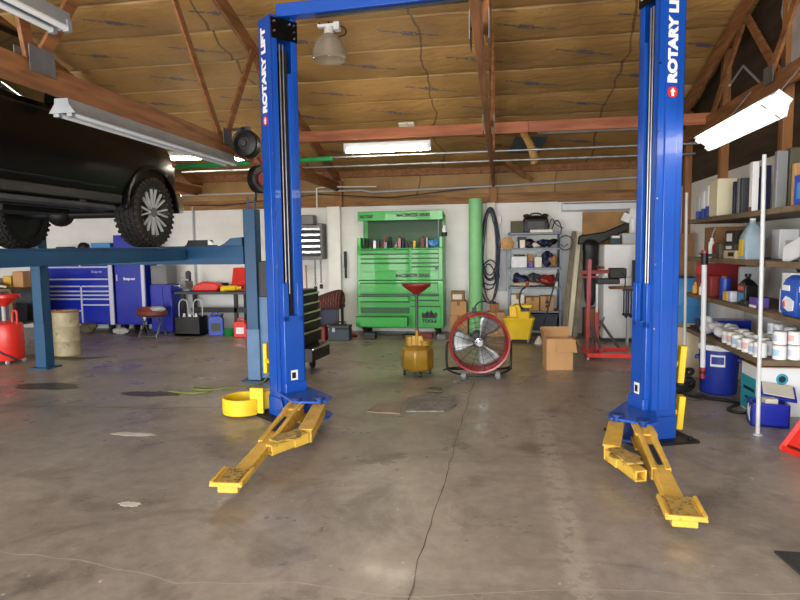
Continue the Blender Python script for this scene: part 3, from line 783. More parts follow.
# chassis seen from below
q = M()
for sx in (-1,1): q.bx(*sorted((sx*.38,sx*.48)),1.4,6.9,.40,.55)
for y in (1.6,3.0,4.2,5.4): q.bx(-.45,.45,y,y+.12,.42,.52)
q.cyl((-.7,2.65,.39),(.7,2.65,.39),.06); q.sph((.05,2.65,.39),.17); q.cyl((.1,2.65,.45),(.05,5.2,.48),.04); q.cyl((-.7,6.38,.39),(.7,6.38,.39),.05); q.sph((-.25,6.38,.4),.15)
q.bx(-.25,.25,5.0,5.9,.36,.5); q.cyl((.3,3.4,.44),(.3,4.6,.44),.1)
q.build('chassis', 'black', TK, .005)
mm('spoke_metal', '#d5d8da', .42, .35)
def wheel(x, y, sx):
    mt_ = Matrix.Translation((x,y,.395)) @ Matrix.Rotation(R(90)*sx, 4, 'Y')   # local z points outward
    q = M(); q.ring([(.278,-.14),(.35,-.145),(.378,-.11),(.382,0),(.378,.11),(.35,.142),(.30,.14),(.279,.128)], n=48)
    for k in range(34):
        a = 2*PI*k/34
        for zz, off in ((-.085,0),(-.028,.5),(.028,0),(.085,.5)):
            t = a+off*2*PI/34; c = Vector((.384*math.cos(t),.384*math.sin(t),zz)); q.box(c, (.022,.05,.046), (0,0,t))
        t = a; q.box(Vector((.366*math.cos(t),.366*math.sin(t),.128)), (.035,.03,.03), (0,0,t), 1)
        q.box(Vector((.366*math.cos(t),.366*math.sin(t),-.128)), (.035,.03,.03), (0,0,t))
    w = q.xf(mt_).build('wheel', 'tyre tyre_mud', TK)
    q = M(); q.lathe([(.0,.04),(.215,.05),(.255,.09),(.275,.126),(.287,.134),(.28,-.12),(.0,-.12)], n=40)
    rim = q.xf(mt_).build('rim', 'black', w)
    for k in range(8):
        for dl in (-.17,.17):
            t = 2*PI*k/8+dl; a0, a1 = 2*PI*k/8+dl*.45, t; q = M()
            q.bar((.055*math.cos(a0),.055*math.sin(a0),.095),(.262*math.cos(a1),.262*math.sin(a1),.118),.015,.03); q.xf(mt_).build('spoke', 'spoke_metal', rim)
    q = M(); q.cyl((0,0,.06),(0,0,.12),.055,n=20)
    q.xf(mt_).build('hub_cap', 'steel', rim)
    for k in range(16): t = 2*PI*k/16; q = M(); q.cyl((.27*math.cos(t),.27*math.sin(t),.118),(.27*math.cos(t),.27*math.sin(t),.136),.009,n=6); q.xf(mt_).build('rim_bolt', 'chrome', rim)
for sx in (1,-1):
    for y in (6.38,2.65): wheel(sx*.835, y, sx)
# ------------------------------------------------------------------ lamps
def fluor(label, loc, rz, L, lit, name='fluorescent_light', w=.26, group=None, tilt=0, hang=0, tube=None, house=None):
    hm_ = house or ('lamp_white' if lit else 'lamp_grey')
    t = thing(name, label, 'lamp', loc, rz, group)
    q = M(); h = .05
    q.prism([(-w/2,-.045),(-w/2+.008,-.045),(-.05,0),(.05,0),(w/2-.008,-.045),(w/2,-.045),(.055,.01),(.05,h),(-.05,h),(-.055,.01)], 'x', -L/2, L/2)
    hs = q.build('housing', hm_, t, .002)
    for sx in (-1,1):
        q = M(); q.prism([(-w/2,-.048),(w/2,-.048),(.055,.015),(.052,h+.002),(-.052,h+.002),(-.055,.015)], 'x', *sorted((sx*L/2, sx*(L/2+.006)))); q.build('end_cap', hm_, t, .001)
    for sy in (-.05,.05):
        q = M(); q.cyl((-L/2+.03,sy,-.05),(L/2-.03,sy,-.05),.018,n=12); q.build('tube', (tube or 'tube_lit') if lit else 'tube_unlit', t)
        for sx in (-1,1): q = M(); q.bx(*sorted((sx*(L/2-.002),sx*(L/2-.035))),sy-.02,sy+.02,-.07,0); q.build('lamp_holder', hm_, t)
    if hang:
        for sx in (-.35,.35): q = M(); q.cyl((sx*L,0,h-.01),(sx*L,0,h+hang),.004,n=6); q.build('hanger', 'steel_dull', t)
    if tilt: t.matrix_world = Matrix.Translation(loc) @ Matrix.Rotation(rz,4,'Z') @ Matrix.Rotation(tilt,4,'X')
    return t
fluor('lit twin tube fluorescent light hanging under the reddish brace beam', (-1.49,8.03,2.91), 0, 1.16, True, w=.105, hang=.04)
fluor('large lit fluorescent light with white end cap on the right', (1.66,4.68,2.40), R(90), 1.30, True, w=.18, tilt=R(38), hang=.35, tube='tube_near')
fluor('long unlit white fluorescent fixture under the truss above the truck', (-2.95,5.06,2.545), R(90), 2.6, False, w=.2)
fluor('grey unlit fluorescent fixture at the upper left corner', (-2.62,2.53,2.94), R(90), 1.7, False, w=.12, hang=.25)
fluor('lit fluorescent light behind the front of the truck', (-4.75,8.6,3.0), R(4), .62, True, w=.12, hang=.4)
fluor('lit fluorescent light between the truck and the black hose reel', (-3.92,8.6,2.96), R(4), .58, True, w=.12, hang=.4)
t = fluor('unlit fluorescent tube fixture mounted on the rear wall above the plywood', (1.72,10.9,2.22), 0, 1.3, False, w=.16, house='lamp_white')
t.rotation_euler = (R(90),0,0)
# pendant
t = thing('pendant_light', 'clear bell-shaped high bay pendant light beside the left lift column', 'lamp', (-1.97,7.0,3.745))
mm('lamp_glass', '#b5ad9c', .2, var=.1, alpha=.5)
q = M(); q.ring([(.185,0),(.205,.015),(.2,.1),(.17,.2),(.12,.27),(.06,.295),(.055,.29),(.115,.262),(.163,.195),(.192,.1),(.195,.02),(.18,.005)], n=32); q.build('globe', 'lamp_glass', t)
q = M(); q.sph((0,0,.13),.05,sc=(1,1,1.6)); q.cyl((0,0,.17),(0,0,.29),.03); q.build('bulb', 'off_white', t)
q = M(); q.cyl((0,0,.29),(0,0,.37),.06,.05); q.box((0,0,.39),(.26,.07,.035)); q.box((.1,0,.375),(.07,.1,.09)); q.build('ballast_bracket', 'white_plastic', t, .006)
q = M(); q.tube([(.1,0,.40),(.2,.02,.36),(.2,.02,.28),(.12,0,.26)], .008, smooth=2); q.tube([(-.1,0,.4),(-.13,0,.47),(-.1,0,.5)], .008); q.cyl((0,0,.4),(0,0,.52),.01); q.build('cable', 'black', t)
# small fitting on the roof above the middle lamp
t = tag(M().box((-1.42,9.3,3.44),(.24,.10,.03),(R(-17),0,0)).box((-1.42,9.3,3.42),(.06,.2,.03),(R(-17),0,0)).build('wire_bracket', 'off_white', bev=.004), 'small pale bracket on the roof insulation above the lit middle lamp', 'bracket')

# hose reels by the left column
t = thing('hose_reel', 'round black hose reel hanging from the truss beside the blue column', 'hose reel', (-2.78,6.42,2.72))
mt_ = Matrix.Rotation(R(90), 4, 'X')
q = M(); q.lathe([(0,-.07),(.07,-.07),(.13,-.05),(.15,-.06),(.155,0),(.15,.06),(.13,.05),(.07,.07),(0,.07)], n=32, mtx=mt_); q.build('drum', 'black', t)
q = M(); q.ring([(.05,.07),(.06,.07),(.06,.078),(.05,.078)], mtx=mt_); q.cyl((0,-.07,0),(0,-.10,0),.035); q.build('hub', 'grey_dark', t)
q = M(); q.bar((0,0,.14),(0,0,.19),.1,.05); q.bar((0,0,.17),(-.16,0,.17),.05,.02); q.build('mount', 'grey_dark', t)
t = thing('hose_reel', 'red and black hose reel hanging above the dark blue lift post', 'hose reel', (-2.74,6.66,2.36))
q = M(); q.lathe([(0,-.05),(.15,-.05),(.16,-.04),(.16,.04),(.15,.05),(0,.05)], n=28, mtx=Matrix.Rotation(R(70),4,'Z') @ mt_); q.build('drum', 'black', t)
q = M(); q.lathe([(0,-.062),(.075,-.062),(.08,-.05),(.08,.05),(.075,.062),(0,.062)], n=24, mtx=Matrix.Rotation(R(70),4,'Z') @ mt_); q.build('hub', 'red_dark', t)
q = M(); q.tube([(.05,0,-.15),(.06,.0,-.2),(.05,.02,-.26)], .01); q.build('hose', 'rubber', t); q = M(); q.tube([(-.05,0,-.14),(-.05,0,-.2),(-.06,.02,-.24)], .01); q.build('hose', 'rubber', t)
q = M(); q.bar((-.05,-.02,.15),(-.08,-.04,.25),.03,.03); q.bar((.05,.02,.12),(.0,-.02,.25),.02,.02); q.build('mount', 'red_dark', t)

# ------------------------------------------------------------------ blue chest of drawers at the rear left
t = thing('tool_chest', 'wide blue tool chest with pale drawer trims under the truck lift', 'tool chest', (-8.05,10.3,0))
q = M(); q.bx(-.85,.80,0,.6,.17,1.50); q.build('body', 'tool_blue', t, .006)
for zz0, zz1, xs in ((1.285,1.47,((-.83,.13),(.17,.73))),(1.06,1.255,((-.83,.73),)),(.92,1.025,((-.83,.73),)),(.83,.89,((-.83,.13),(.17,.73))),(.75,.795,((-.83,.13),(.17,.73))),(.675,.72,((-.83,.13),(.17,.73))),(.45,.645,((-.83,.13),)),(.565,.645,((.17,.73),)),(.21,.42,((-.83,.13),)),(.21,.535,((.17,.73),))):
    for a, b in xs:
        q = M(); q.bx(a,b,-.014,.0,zz0,zz1); d = q.build('drawer', 'tool_blue', t, .003)
        q = M(); q.bx(a,b,-.026,-.002,zz1-.004,zz1+.024); q.build('drawer_trim', 'tool_trim', d, .003)
q = M(); q.bx(.745,.83,-.03,.0,.17,1.5); q.bx(.135,.165,-.02,0,.2,.9); q.bx(.135,.165,-.02,0,1.27,1.5); q.build('corner_trim', 'tool_trim', t, .004)
text_obj('lettering', 'Snap-on', .07, face_mtx((.5,-.0145,1.18),(1,0,0),(0,0,1)), 'tool_trim', t)
for x in (-.7,.7):
    for y in (.08,.5): q = M(); q.cyl((x-.03,y,.075),(x+.03,y,.075),.075); q.box((x,y,.14),(.09,.09,.06)); q.build('caster', 'rubber', t)
t = thing('tool_locker', 'blue tool locker with one tall door and pale edge trim beside the wide chest', 'tool locker', (-6.88,10.3,0))
q = M(); q.bx(-.3,.3,0,.6,.17,1.86); q.build('body', 'tool_blue', t, .008)
q = M(); q.bx(-.29,.245,-.016,0,.2,1.82); d = q.build('door', 'tool_blue', t, .006)
q = M(); q.bx(-.26,-.235,-.03,-.016,1.0,1.12); q.build('handle', 'tool_trim', d, .004)
text_obj('lettering', 'Snap-on', .075, face_mtx((-.0,-.0165,1.04),(1,0,0),(0,0,1)), 'letter_white', d, bold=.002)
q = M(); q.bx(.25,.315,-.03,.01,.17,1.86); q.build('corner_trim', 'tool_trim', t, .004)
for x in (-.22,.22):
    for y in (.08,.5): q = M(); q.cyl((x-.03,y,.075),(x+.03,y,.075),.075); q.box((x,y,.14),(.09,.09,.06)); q.build('caster', 'rubber', t)
# bundle under the chest
tag(M().sph((-7.75,10.2,.1),.17,sc=(1,.6,.6)).sph((-7.6,10.15,.16),.1,sc=(1,.7,.5)).jit(.015,3).build('rag_pile', 'olive'), 'dark crumpled rags on the floor in front of the blue chest', 'rags')
tag(M().sph((-7.05,10.2,.06),.13,sc=(1.3,.6,.45)).jit(.015,4).build('rag_pile', 'grey_light'), 'pale crumpled rags on the floor under the blue locker', 'rags')
# small things on the chest, seen over the crossbeam
tag(M().bx(-8.5,-8.15,10.35,10.6,1.502,1.6).bx(-8.45,-8.2,10.36,10.6,1.6,1.66).build('tool_case', 'grey_dark', bev=.01), 'dark grey tool case on top of the wide blue chest', 'case')
tag(M().sph((-7.95,10.5,1.62),.12,sc=(1,.8,1)).jit(.01,2).build('cap', 'black'), 'black round cap on top of the wide blue chest', 'cap')
tag(M().bx(-7.7,-7.26,10.33,10.7,1.502,1.53).bx(-7.68,-7.28,10.34,10.7,1.53,1.72).build('storage_box', 'blue_sky', bev=.01), 'light blue storage box on top of the wide blue chest beside the locker', 'box')

# barrel and drain cans
t = thing('steel_drum', 'rusty cream steel drum standing behind the lift post', 'drum', (-6.47,8.05,0))
q = M(); q.lathe([(.0,.0),(.205,.0),(.215,.01),(.212,.22),(.222,.235),(.212,.25),(.212,.45),(.222,.465),(.212,.48),(.212,.68),(.22,.70),(.205,.70),(.2,.67),(0,.67)], n=36); q.build('shell', 'barrel', t); t.scale = (.85,.85,.95)
q = M(); q.ring([(.205,.69),(.224,.69),(.224,.715),(.205,.715)]); q.build('rim', 'card_dark', t)
q = M(); q.cyl((.1,.05,.67),(.1,.05,.69),.03); q.build('bung', 'steel_dull', t)
tag(M().prism([(-6.62,7.72),(-6.0,7.62),(-5.55,7.95),(-6.1,8.02-.2),(-6.15,7.84),(-6.55,7.85)], 'z', 0, .012).build('cardboard_sheet', 'olive'), 'flat dark sheet on the floor in front of the cream drum', 'sheet')
t = thing('oil_drain', 'red oil drain can with funnel at the left edge beside the lift post', 'oil drain', (-6.9,7.4,0))
q = M(); q.lathe([(0,.05),(.2,.05),(.215,.08),(.215,.52),(.2,.56),(.06,.60),(0,.60)], n=32); q.build('tank', 'red_bright', t)
q = M(); q.cyl((-.02,0,.58),(-.02,0,.84),.025); q.build('pole', 'grey_light', t)
q = M(); q.lathe([(.03,.8),(.06,.83),(.2,.93),(.2,.97),(.19,.97),(.05,.85),(.02,.83)], n=28); q.build('funnel', 'red_bright', t)
q = M(); q.tube([(.13,-.02,.55),(.13,-.02,.72),(.19,-.02,.76),(.21,-.02,.7),(.2,-.02,.55)], .014, smooth=2); q.build('handle', 'red_bright', t)
q = M(); q.tube([(-.1,-.2,.55),(-.06,-.23,.35),(.05,-.235,.2),(.2,-.16,.1),(.25,-.1,.06)], .012, smooth=2); q.build('hose', 'black', t)
for k in range(4): a = R(40+90*k); q = M(); q.cyl((.19*math.cos(a)-.012,.19*math.sin(a),.03),(.19*math.cos(a)+.012,.19*math.sin(a),.03),.03); q.cyl((.19*math.cos(a),.19*math.sin(a),.03),(.19*math.cos(a),.19*math.sin(a),.08),.012); q.build('caster', 'grey_light', t)

# dark cluttered workbench far left
t = thing('workbench', 'dark cluttered workbench at the left edge behind the red drain can', 'workbench', (-8.78,9.2,0))
M().bx(-.9,.62,-.3,.5,.9,.95).build('bench_top', 'shelf_wood', t, .005)
for x in (-.85,.52):
    for y in (-.25,.42): M().bx(x,x+.07,y,y+.07,0,.9).build('leg', 'shelf_wood', t)
M().bx(-.85,.55,-.25,.45,.3,.33).build('shelf', 'shelf_wood', t); M().bx(-.85,.55,.44,.46,.33,.9).build('back_panel', 'grey_dark', t)
for k, (x, w, h, c, lb) in enumerate(((-8.28,.2,.28,'card','tan box at the right end of the dark workbench'),(-8.5,.16,.2,'yellow','yellow box on the dark workbench'),(-8.75,.22,.16,'grey_light','pale grey box on the dark workbench'),(-9.05,.25,.3,'navy','navy box on the dark workbench'))):
    tag(M().bx(x-w/2,x+w/2,9.2,9.45,.952,.95+h).build('storage_box', c, bev=.01), lb, 'box')
tag(M().tube([(-8.8,8.95,.97),(-8.5,8.93,1.02),(-8.25,8.92,.97),(-8.4,9.05,1.0),(-8.7,9.1,.97)], .018, smooth=2).build('cable', 'off_white'), 'pale tangled cable lying on the dark workbench', 'cable')
lump0 = M().sph((-8.55,9.05,1.0),.1,sc=(1.6,.7,.5)).jit(.012,5).build('rag', 'olive'); tag(lump0, 'olive rag heaped on the dark workbench', 'rag')
for k, (x, c, l) in enumerate(((-9.05,'black','black tub under the dark workbench at left'),(-8.52,'grey_dark','dark grey tub under the dark workbench behind the lift post'))):
    tag(M().prism([(x-.2,.333),(x+.2,.333),(x+.23,.66),(x-.23,.66)], 'y', 9.0, 9.4).build('tub', c, bev=.01), l, 'tub')
tag(M().tube([(-8.25,8.85,.25),(-8.1,8.83,.35),(-8.12,8.83,.15),(-8.3,8.85,.12),(-8.28,8.86,.3),(-8.1,8.86,.1)], .02, smooth=2, closed=False).bx(-8.35,-8.05,8.78,8.9,0,.09).build('hose_coil', 'red_dark'), 'dull red hose coil on the floor beside the dark workbench', 'hose')

# brown padded folding stool
t = thing('stool', 'low stool with brown padded seat on grey folding legs by the locker', 'stool', (-6.24,9.95,-.02))
q = M(); q.lathe([(0,.40),(.2,.40),(.265,.43),(.27,.49),(.2,.56),(0,.575)], n=32); q.xf(Matrix.Diagonal((1.05,.85,1,1))); q.build('seat', 'brown_vinyl', t)
for sx in (-1,1):
    q = M(); q.tube([(sx*.17,-.16,.0),(sx*.17,-.16,.06),(sx*.15,.12,.40)], .013); q.build('leg', 'steel_dull', t)
    q = M(); q.tube([(sx*.19,.16,.0),(sx*.17,.12,.1),(sx*.13,-.12,.40)], .013); q.build('leg', 'steel_dull', t)
q = M(); q.cyl((-.17,-.16,.05),(.17,-.16,.05),.012); q.cyl((-.16,.1,.36),(.16,.1,.36),.012); q.build('stretcher', 'steel_dull', t)
tag(M().sph((-6.05,9.84,.52),.13,sc=(1.2,.7,.35)).jit(.012,8).build('rag', 'grey_light'), 'light grey rag lying on the brown padded stool', 'rag')
# blue cabinet with a grey bin on it
t = thing('storage_cabinet', 'short blue cabinet between the locker and the black bench', 'cabinet', (-6.27,10.4,0))
M().bx(-.27,.17,0,.5,.02,.92).build('body', 'tool_blue', t, .008)
M().bx(-.25,-.01,-.012,0,.06,.88).build('door', 'tool_blue', t, .004); M().bx(.01,.16,-.012,0,.06,.88).build('door', 'tool_blue', t, .004)
tag(M().bx(-6.52,-6.2,10.42,10.8,.922,1.28).bx(-6.50,-6.22,10.41,10.43,.95,1.25).build('parts_bin', 'grey', bev=.01), 'grey metal bin standing on the short blue cabinet', 'bin')
tag(M().lathe([(0,0),(.07,0),(.075,.12),(.03,.2),(.03,.24),(0,.24)], (-6.38,10.55,1.282)).build('bottle', 'white_plastic'), 'white bottle on the grey bin above the blue cabinet', 'bottle')

# black bench along the rear wall
t = thing('workbench', 'black steel workbench with lower rail along the rear wall behind the lift post', 'workbench', (-5.1,10.35,0))
M().bx(-.92,1.15,0,.55,.74,.79).build('bench_top', 'grey_dark', t, .005)
for x in (-.8,.25,1.05):
    for y in (.03,.46): M().bx(x,x+.06,y,y+.06,0,.74).build('leg', 'black', t)
M().bx(-.6,1.1,.03,.09,.40,.49).build('rail', 'black', t)
t = thing('bench_vise', 'grey bench vise bolted to the left end of the black workbench', 'vise', (-5.83,10.5,.79))
q = M(); q.cyl((0,0,.002),(0,0,.05),.09); q.box((0,.02,.12),(.12,.2,.14)); q.box((0,-.14,.14),(.13,.08,.14)); q.build('body', 'grey', t, .012)
q = M(); q.box((0,-.10,.215),(.15,.02,.04)); q.box((0,-.07,.215),(.15,.02,.04)); q.build('jaw', 'steel', t, .003)
q = M(); q.cyl((0,-.18,.12),(0,-.28,.12),.02); q.cyl((-.12,-.27,.12),(.12,-.27,.12),.009); q.build('screw_handle', 'steel', t)
q = M(); q.cyl((0,.06,.19),(0,.06,.33),.05); q.sph((0,.06,.33),.055); q.build('anvil_head', 'grey_dark', t)
tag(M().prism([(-5.72,.792),(-5.22,.792),(-5.16,.87),(-5.24,.95),(-5.5,.97),(-5.66,.91)], 'y', 10.45, 10.68).build('tool_bag', 'red_bright', bev=.03), 'red tool bag lying on the black workbench', 'bag')
t = thing('tool_case', 'open red metal tool case with raised lid on the black workbench', 'case', (-4.83,10.66,.792))
M().bx(-.22,.22,-.14,.08,0,.1).build('tray', 'red', t, .006)
q = M(); q.box((0,.135,.26),(.44,.02,.34),(R(-18),0,0)); q.build('lid', 'red_bright', t, .006)
M().bx(-.05,.05,-.155,-.14,.04,.07).build('latch', 'steel', t)
tag(M().cyl((-5.1,10.42,.845),(-4.8,10.40,.855),.05).cyl((-4.8,10.40,.855),(-4.7,10.4,.855),.03).box((-5.07,10.42,.83),(.08,.07,.07)).build('power_tool', 'yellow_clean', bev=.005), 'yellow power tool lying in front of the open red case', 'power tool')
tag(M().bx(-5.4,-5.15,10.70,10.83,.792,.93).build('battery_charger', 'black', bev=.01), 'black charger at the back of the black workbench', 'charger')
# things under the bench
t = thing('bottle_crate', 'black crate with pale bottles and wire handles under the workbench end', 'crate', (-5.57,10.12,0))
q = M(); q.bx(-.25,.25,-.15,.15,.02,.06); q.bx(-.25,.25,-.15,-.13,.02,.36); q.bx(-.25,.25,.13,.15,.02,.36); q.bx(-.25,-.23,-.15,.15,.02,.36); q.bx(.23,.25,-.15,.15,.02,.36); q.build('crate_body', 'black', t, .004)
q = M()
for sx in (-.14,.14): q.tube([(sx-.09,0,.34),(sx-.09,0,.62),(sx,0,.68),(sx+.09,0,.62),(sx+.09,0,.34)], .012, smooth=2)
q.build('wire_handle', 'grey_light', t)
for k, (sx, l) in enumerate(((-.13,'leftmost white bottle in the black crate'),(-.02,'middle white bottle in the black crate'),(.1,'rightmost white bottle in the black crate'))):
    tag(M().lathe([(0,0),(.045,0),(.045,.26),(.02,.32),(.02,.35),(0,.35)], (-5.57+sx,10.12,.062), n=14).build('bottle', 'paper'), l, 'bottle', 'white bottles in the black crate')
def jerry(name, x, y, w, h, c, label, rz=0):
    t = thing(name, label, 'jerrycan', (x,y,0), rz)
    q = M(); q.prism([(-w/2,0),(w/2,0),(w/2,h*.72),(w*.3,h*.86),(-w*.42,h*.86),(-w/2,h*.76)], 'y', -w*.36, w*.36); q.build('body', c, t, .012)
    q = M(); q.tube([(-w*.3,0,h*.84),(-w*.3,0,h*.98),(w*.12,0,h*.98),(w*.22,0,h*.84)], w*.07, smooth=1); q.build('handle', c, t)
    q = M(); q.cyl((w*.34,0,h*.76),(w*.42,0,h*.94),w*.11); q.build('spout_cap', 'black' if c != 'black' else 'grey', t)
    q = M(); q.bx(-w*.3,w*.3,-w*.365-.002,-w*.36,h*.2,h*.55); q.build('label', 'paper' if c == 'red_bright' else 'grey_dark', t)
    return t
jerry('jerrycan', -5.13,10.22, .26, .42, 'blue_bright', 'blue plastic jerrycan standing under the workbench beside the crate', R(20))
jerry('jerrycan', -4.56,10.05, .24, .33, 'red_bright', 'red plastic jug with white label under the workbench by the lift post')
tag(M().lathe([(0,0),(.08,0),(.13,.12),(.122,.12),(.075,.012),(0,.012)], (-4.86,10.18,.0)).build('bowl', 'green_bowl'), 'green plastic bowl on the floor under the workbench', 'bowl')
tag(M().prism([(-4.70,0),(-4.58,0),(-4.56,.16),(-4.72,.16)], 'y', 10.2, 10.33).build('small_box', 'olive', bev=.01), 'dark brown box between the green bowl and red jug', 'box')
# boxes on the near post of the truck lift
M().bx(-2.80,-2.62,6.66,6.80,1.0,1.42).build('control_box', 'black', FP, .008)
M().bx(-2.80,-2.64,6.66,6.82,.03,1.0).build('motor_cover', 'post_blue_light', FP, .008)
# ------------------------------------------------------------------ rear middle
t = thing('drawer_cabinet', 'small wall cabinet of black drawers with silver edges beside the blue column', 'cabinet', (-3.50,10.66,1.36))
q = M(); q.bx(-.28,.28,0,.3,0,.62); q.bx(.2,.28,.02,.3,.6,.66); q.build('body', 'grey', t, .008)
for k in range(5):
    q = M(); q.bx(-.25,.25,-.012,0,.06+k*.105,.06+k*.105+.085); d = q.build('drawer', 'black', t, .003)
    q = M(); q.bx(-.25,.25,-.022,-.01,.06+k*.105+.06,.06+k*.105+.095); q.build('drawer_trim', 'chrome', d)
tag(M().bx(-3.68,-3.38,10.68,10.9,2.0,2.18).build('storage_box', 'grey', bev=.02), 'grey box on top of the small wall cabinet', 'box')
for k, (x, L_, lb) in enumerate(((-3.38,.5,'black chain hanging from the wall cabinet, nearer the blue column'),(-3.27,.46,'black chain hanging from the wall cabinet, nearer the white pier'))):
    q = M()
    n_ = int(L_/.035)
    for i in range(n_): q.ring([(.013,-.004),(.021,-.004),(.021,.004),(.013,.004)], (x,10.72,1.335-i*.033), 8, 0, Matrix.Rotation(R(90*(i%2)),4,'Z') @ Matrix.Rotation(R(90),4,'X'))
    q.cyl((x,10.72,1.34-L_-.06),(x,10.72,1.34-L_+.02),.03)
    tag(q.build('chain', 'black'), lb, 'chain', 'chains hanging from the wall cabinet')
tag(M().cyl((-3.42,10.4,.0),(-3.62,10.9,1.25),.015).build('broom_handle', 'card'), 'tan broom handle leaning below the wall cabinet', 'broom handle')
tag(M().cyl((-2.85,10.92,1.0),(-2.86,10.95,1.5),.022).box((-2.86,10.95,1.35),(.05,.03,.3)).build('pry_bar', 'black'), 'black bar hanging on the wall right of the white pier', 'bar')
# black tool cart behind the left column
t = thing('tool_cart', 'black tool cart with open silver edged drawers behind the left blue column', 'tool cart', (-2.55,7.25,0), R(-6))
M().bx(-.24,.17,-.3,.3,.14,1.04).build('body', 'black', t, .008)
for k, (z0, z1, o) in enumerate(((.90,1.0,.0),(.79,.88,.0),(.68,.77,.01),(.55,.66,.02),(.38,.53,.03),(.18,.34,.14))):
    q = M(); q.bx(.165,.19+o,-.28,.28,z0,z1); d = q.build('drawer', 'black', t, .003)
    q = M(); q.bx(.19+o,.205+o,-.28,.28,z1-.02,z1+.005); q.build('drawer_trim', 'chrome', d, .003)
for x in (-.18,.1):
    for y in (-.24,.24): q = M(); q.cyl((x-.02,y,.06),(x+.02,y,.06),.06); q.box((x,y,.12),(.07,.07,.05)); q.build('caster', 'rubber', t)
# plaid blanket over a dark mechanic's seat
t = thing('shop_stool', 'dark shop seat under the plaid blanket beside the wall pier', 'seat', (-3.02,10.25,0))
M().bx(-.25,.27,-.2,.2,.5,.56).build('seat', 'black', t, .01)
for x in (-.22,.2):
    for y in (-.17,.15): M().bx(x,x+.04,y,y+.04,0,.5).build('leg', 'black', t)
M().bx(-.2,.2,-.02,.02,.2,.5).build('panel', 'navy', t)
def lump(name, c, r, sc, mt, label, cat, seed, jit=.02, n=22):
    q = M(); q.sph(c, r, n, 0, sc)
    for v in q.v:
        d = v-Vector(c); k = NZ.noise(v*9+Vector((seed,0,0)))*jit*3.2+NZ.noise(v*22+Vector((0,seed,0)))*jit*2.2; v += d.normalized()*k
    low = c[2]-r*sc[2]; base = min((.12,.45,.86,1.19,1.52,1.55,.61), key=lambda z: abs(z-low))
    if abs(base-low) < .06:
        dz = base+.002-min(v.z for v in q.v)
        for v in q.v: v.z += dz
    o = q.build(name, mt, ang=180, sub=1); return tag(o, label, cat)
q = M(); q.loft([[(-.36+.0,y,z) for y,z in ((-.24,.3),(-.26,.5),(-.2,.60),(0,.63),(.2,.6),(.22,.5),(.1,.56),(-.1,.56))],
                 [(-.1,y,z) for y,z in ((-.25,.46),(-.26,.58),(-.18,.72),(0,.76),(.2,.7),(.22,.6),(.1,.57),(-.1,.57))],
                 [(.15,y,z) for y,z in ((-.25,.5),(-.26,.62),(-.18,.78),(0,.84),(.2,.78),(.22,.6),(.1,.57),(-.1,.57))],
                 [(.32,y,z) for y,z in ((-.22,.42),(-.24,.6),(-.16,.82),(0,.86),(.18,.8),(.2,.55),(.1,.5),(-.1,.5))]])
for v in q.v: v.x += -3.02; v.y += 10.25; v.z += .01
tag(q.build('blanket', 'plaid', sub=2), 'dark red plaid blanket heaped over the dark shop seat', 'blanket')
tag(M().cyl((-3.26,9.92,.02),(-3.24,10.0,.62),.03).cyl((-3.26,9.92,0),(-3.26,9.92,.02),.06).build('pipe_stub', 'grey_light'), 'grey pipe standing in front of the dark shop seat', 'pipe')
tag(M().bx(-3.17,-2.93,9.75,9.95,0,.22).bx(-3.16,-2.94,9.76,9.94,.22,.24).build('storage_box', 'red_dark', bev=.01), 'dull red box on the floor below the plaid blanket', 'box')
t = thing('tool_box', 'dark grey blue toolbox on the floor between the plaid seat and green chest', 'toolbox', (-2.68,9.85,0))
M().bx(-.19,.17,-.11,.11,0,.2).build('body', 'slate_tote', t, .012); M().bx(-.195,.175,-.115,.115,.205,.26).build('lid', 'grey_dark', t, .012)
q = M(); q.tube([(-.1,0,.26),(-.1,0,.31),(.08,0,.31),(.08,0,.26)], .012); q.build('handle', 'black', t)
M().bx(-.12,-.07,-.12,-.11,.15,.22).build('latch', 'grey_light', t)
tag(M().tube([(-2.75,10.2,.02),(-2.6,10.05,.03),(-2.45,10.2,.02),(-2.6,10.3,.03),(-2.72,10.18,.03)], .02, smooth=2).build('cord', 'red_dark'), 'red cord coiled on the floor left of the green chest', 'cord')

# ------------------------------------------------------------------ green tool chest
t = thing('tool_chest', 'bright green tool chest with open top lid and drawers against the rear wall', 'tool chest', (-1.73,10.4,0))
M().bx(-.78,.76,0,.55,.14,.98).build('cabinet', 'green_mac', t, .008)
q = M(); q.bx(-.77,.75,0,.55,.985,1.55); q.bx(-.77,-.70,0,.55,1.55,1.74); q.bx(.69,.75,0,.55,1.55,1.74); q.bx(-.77,.75,.51,.55,1.55,2.12); top = q.build('top_chest', 'green_mac', t, .008)
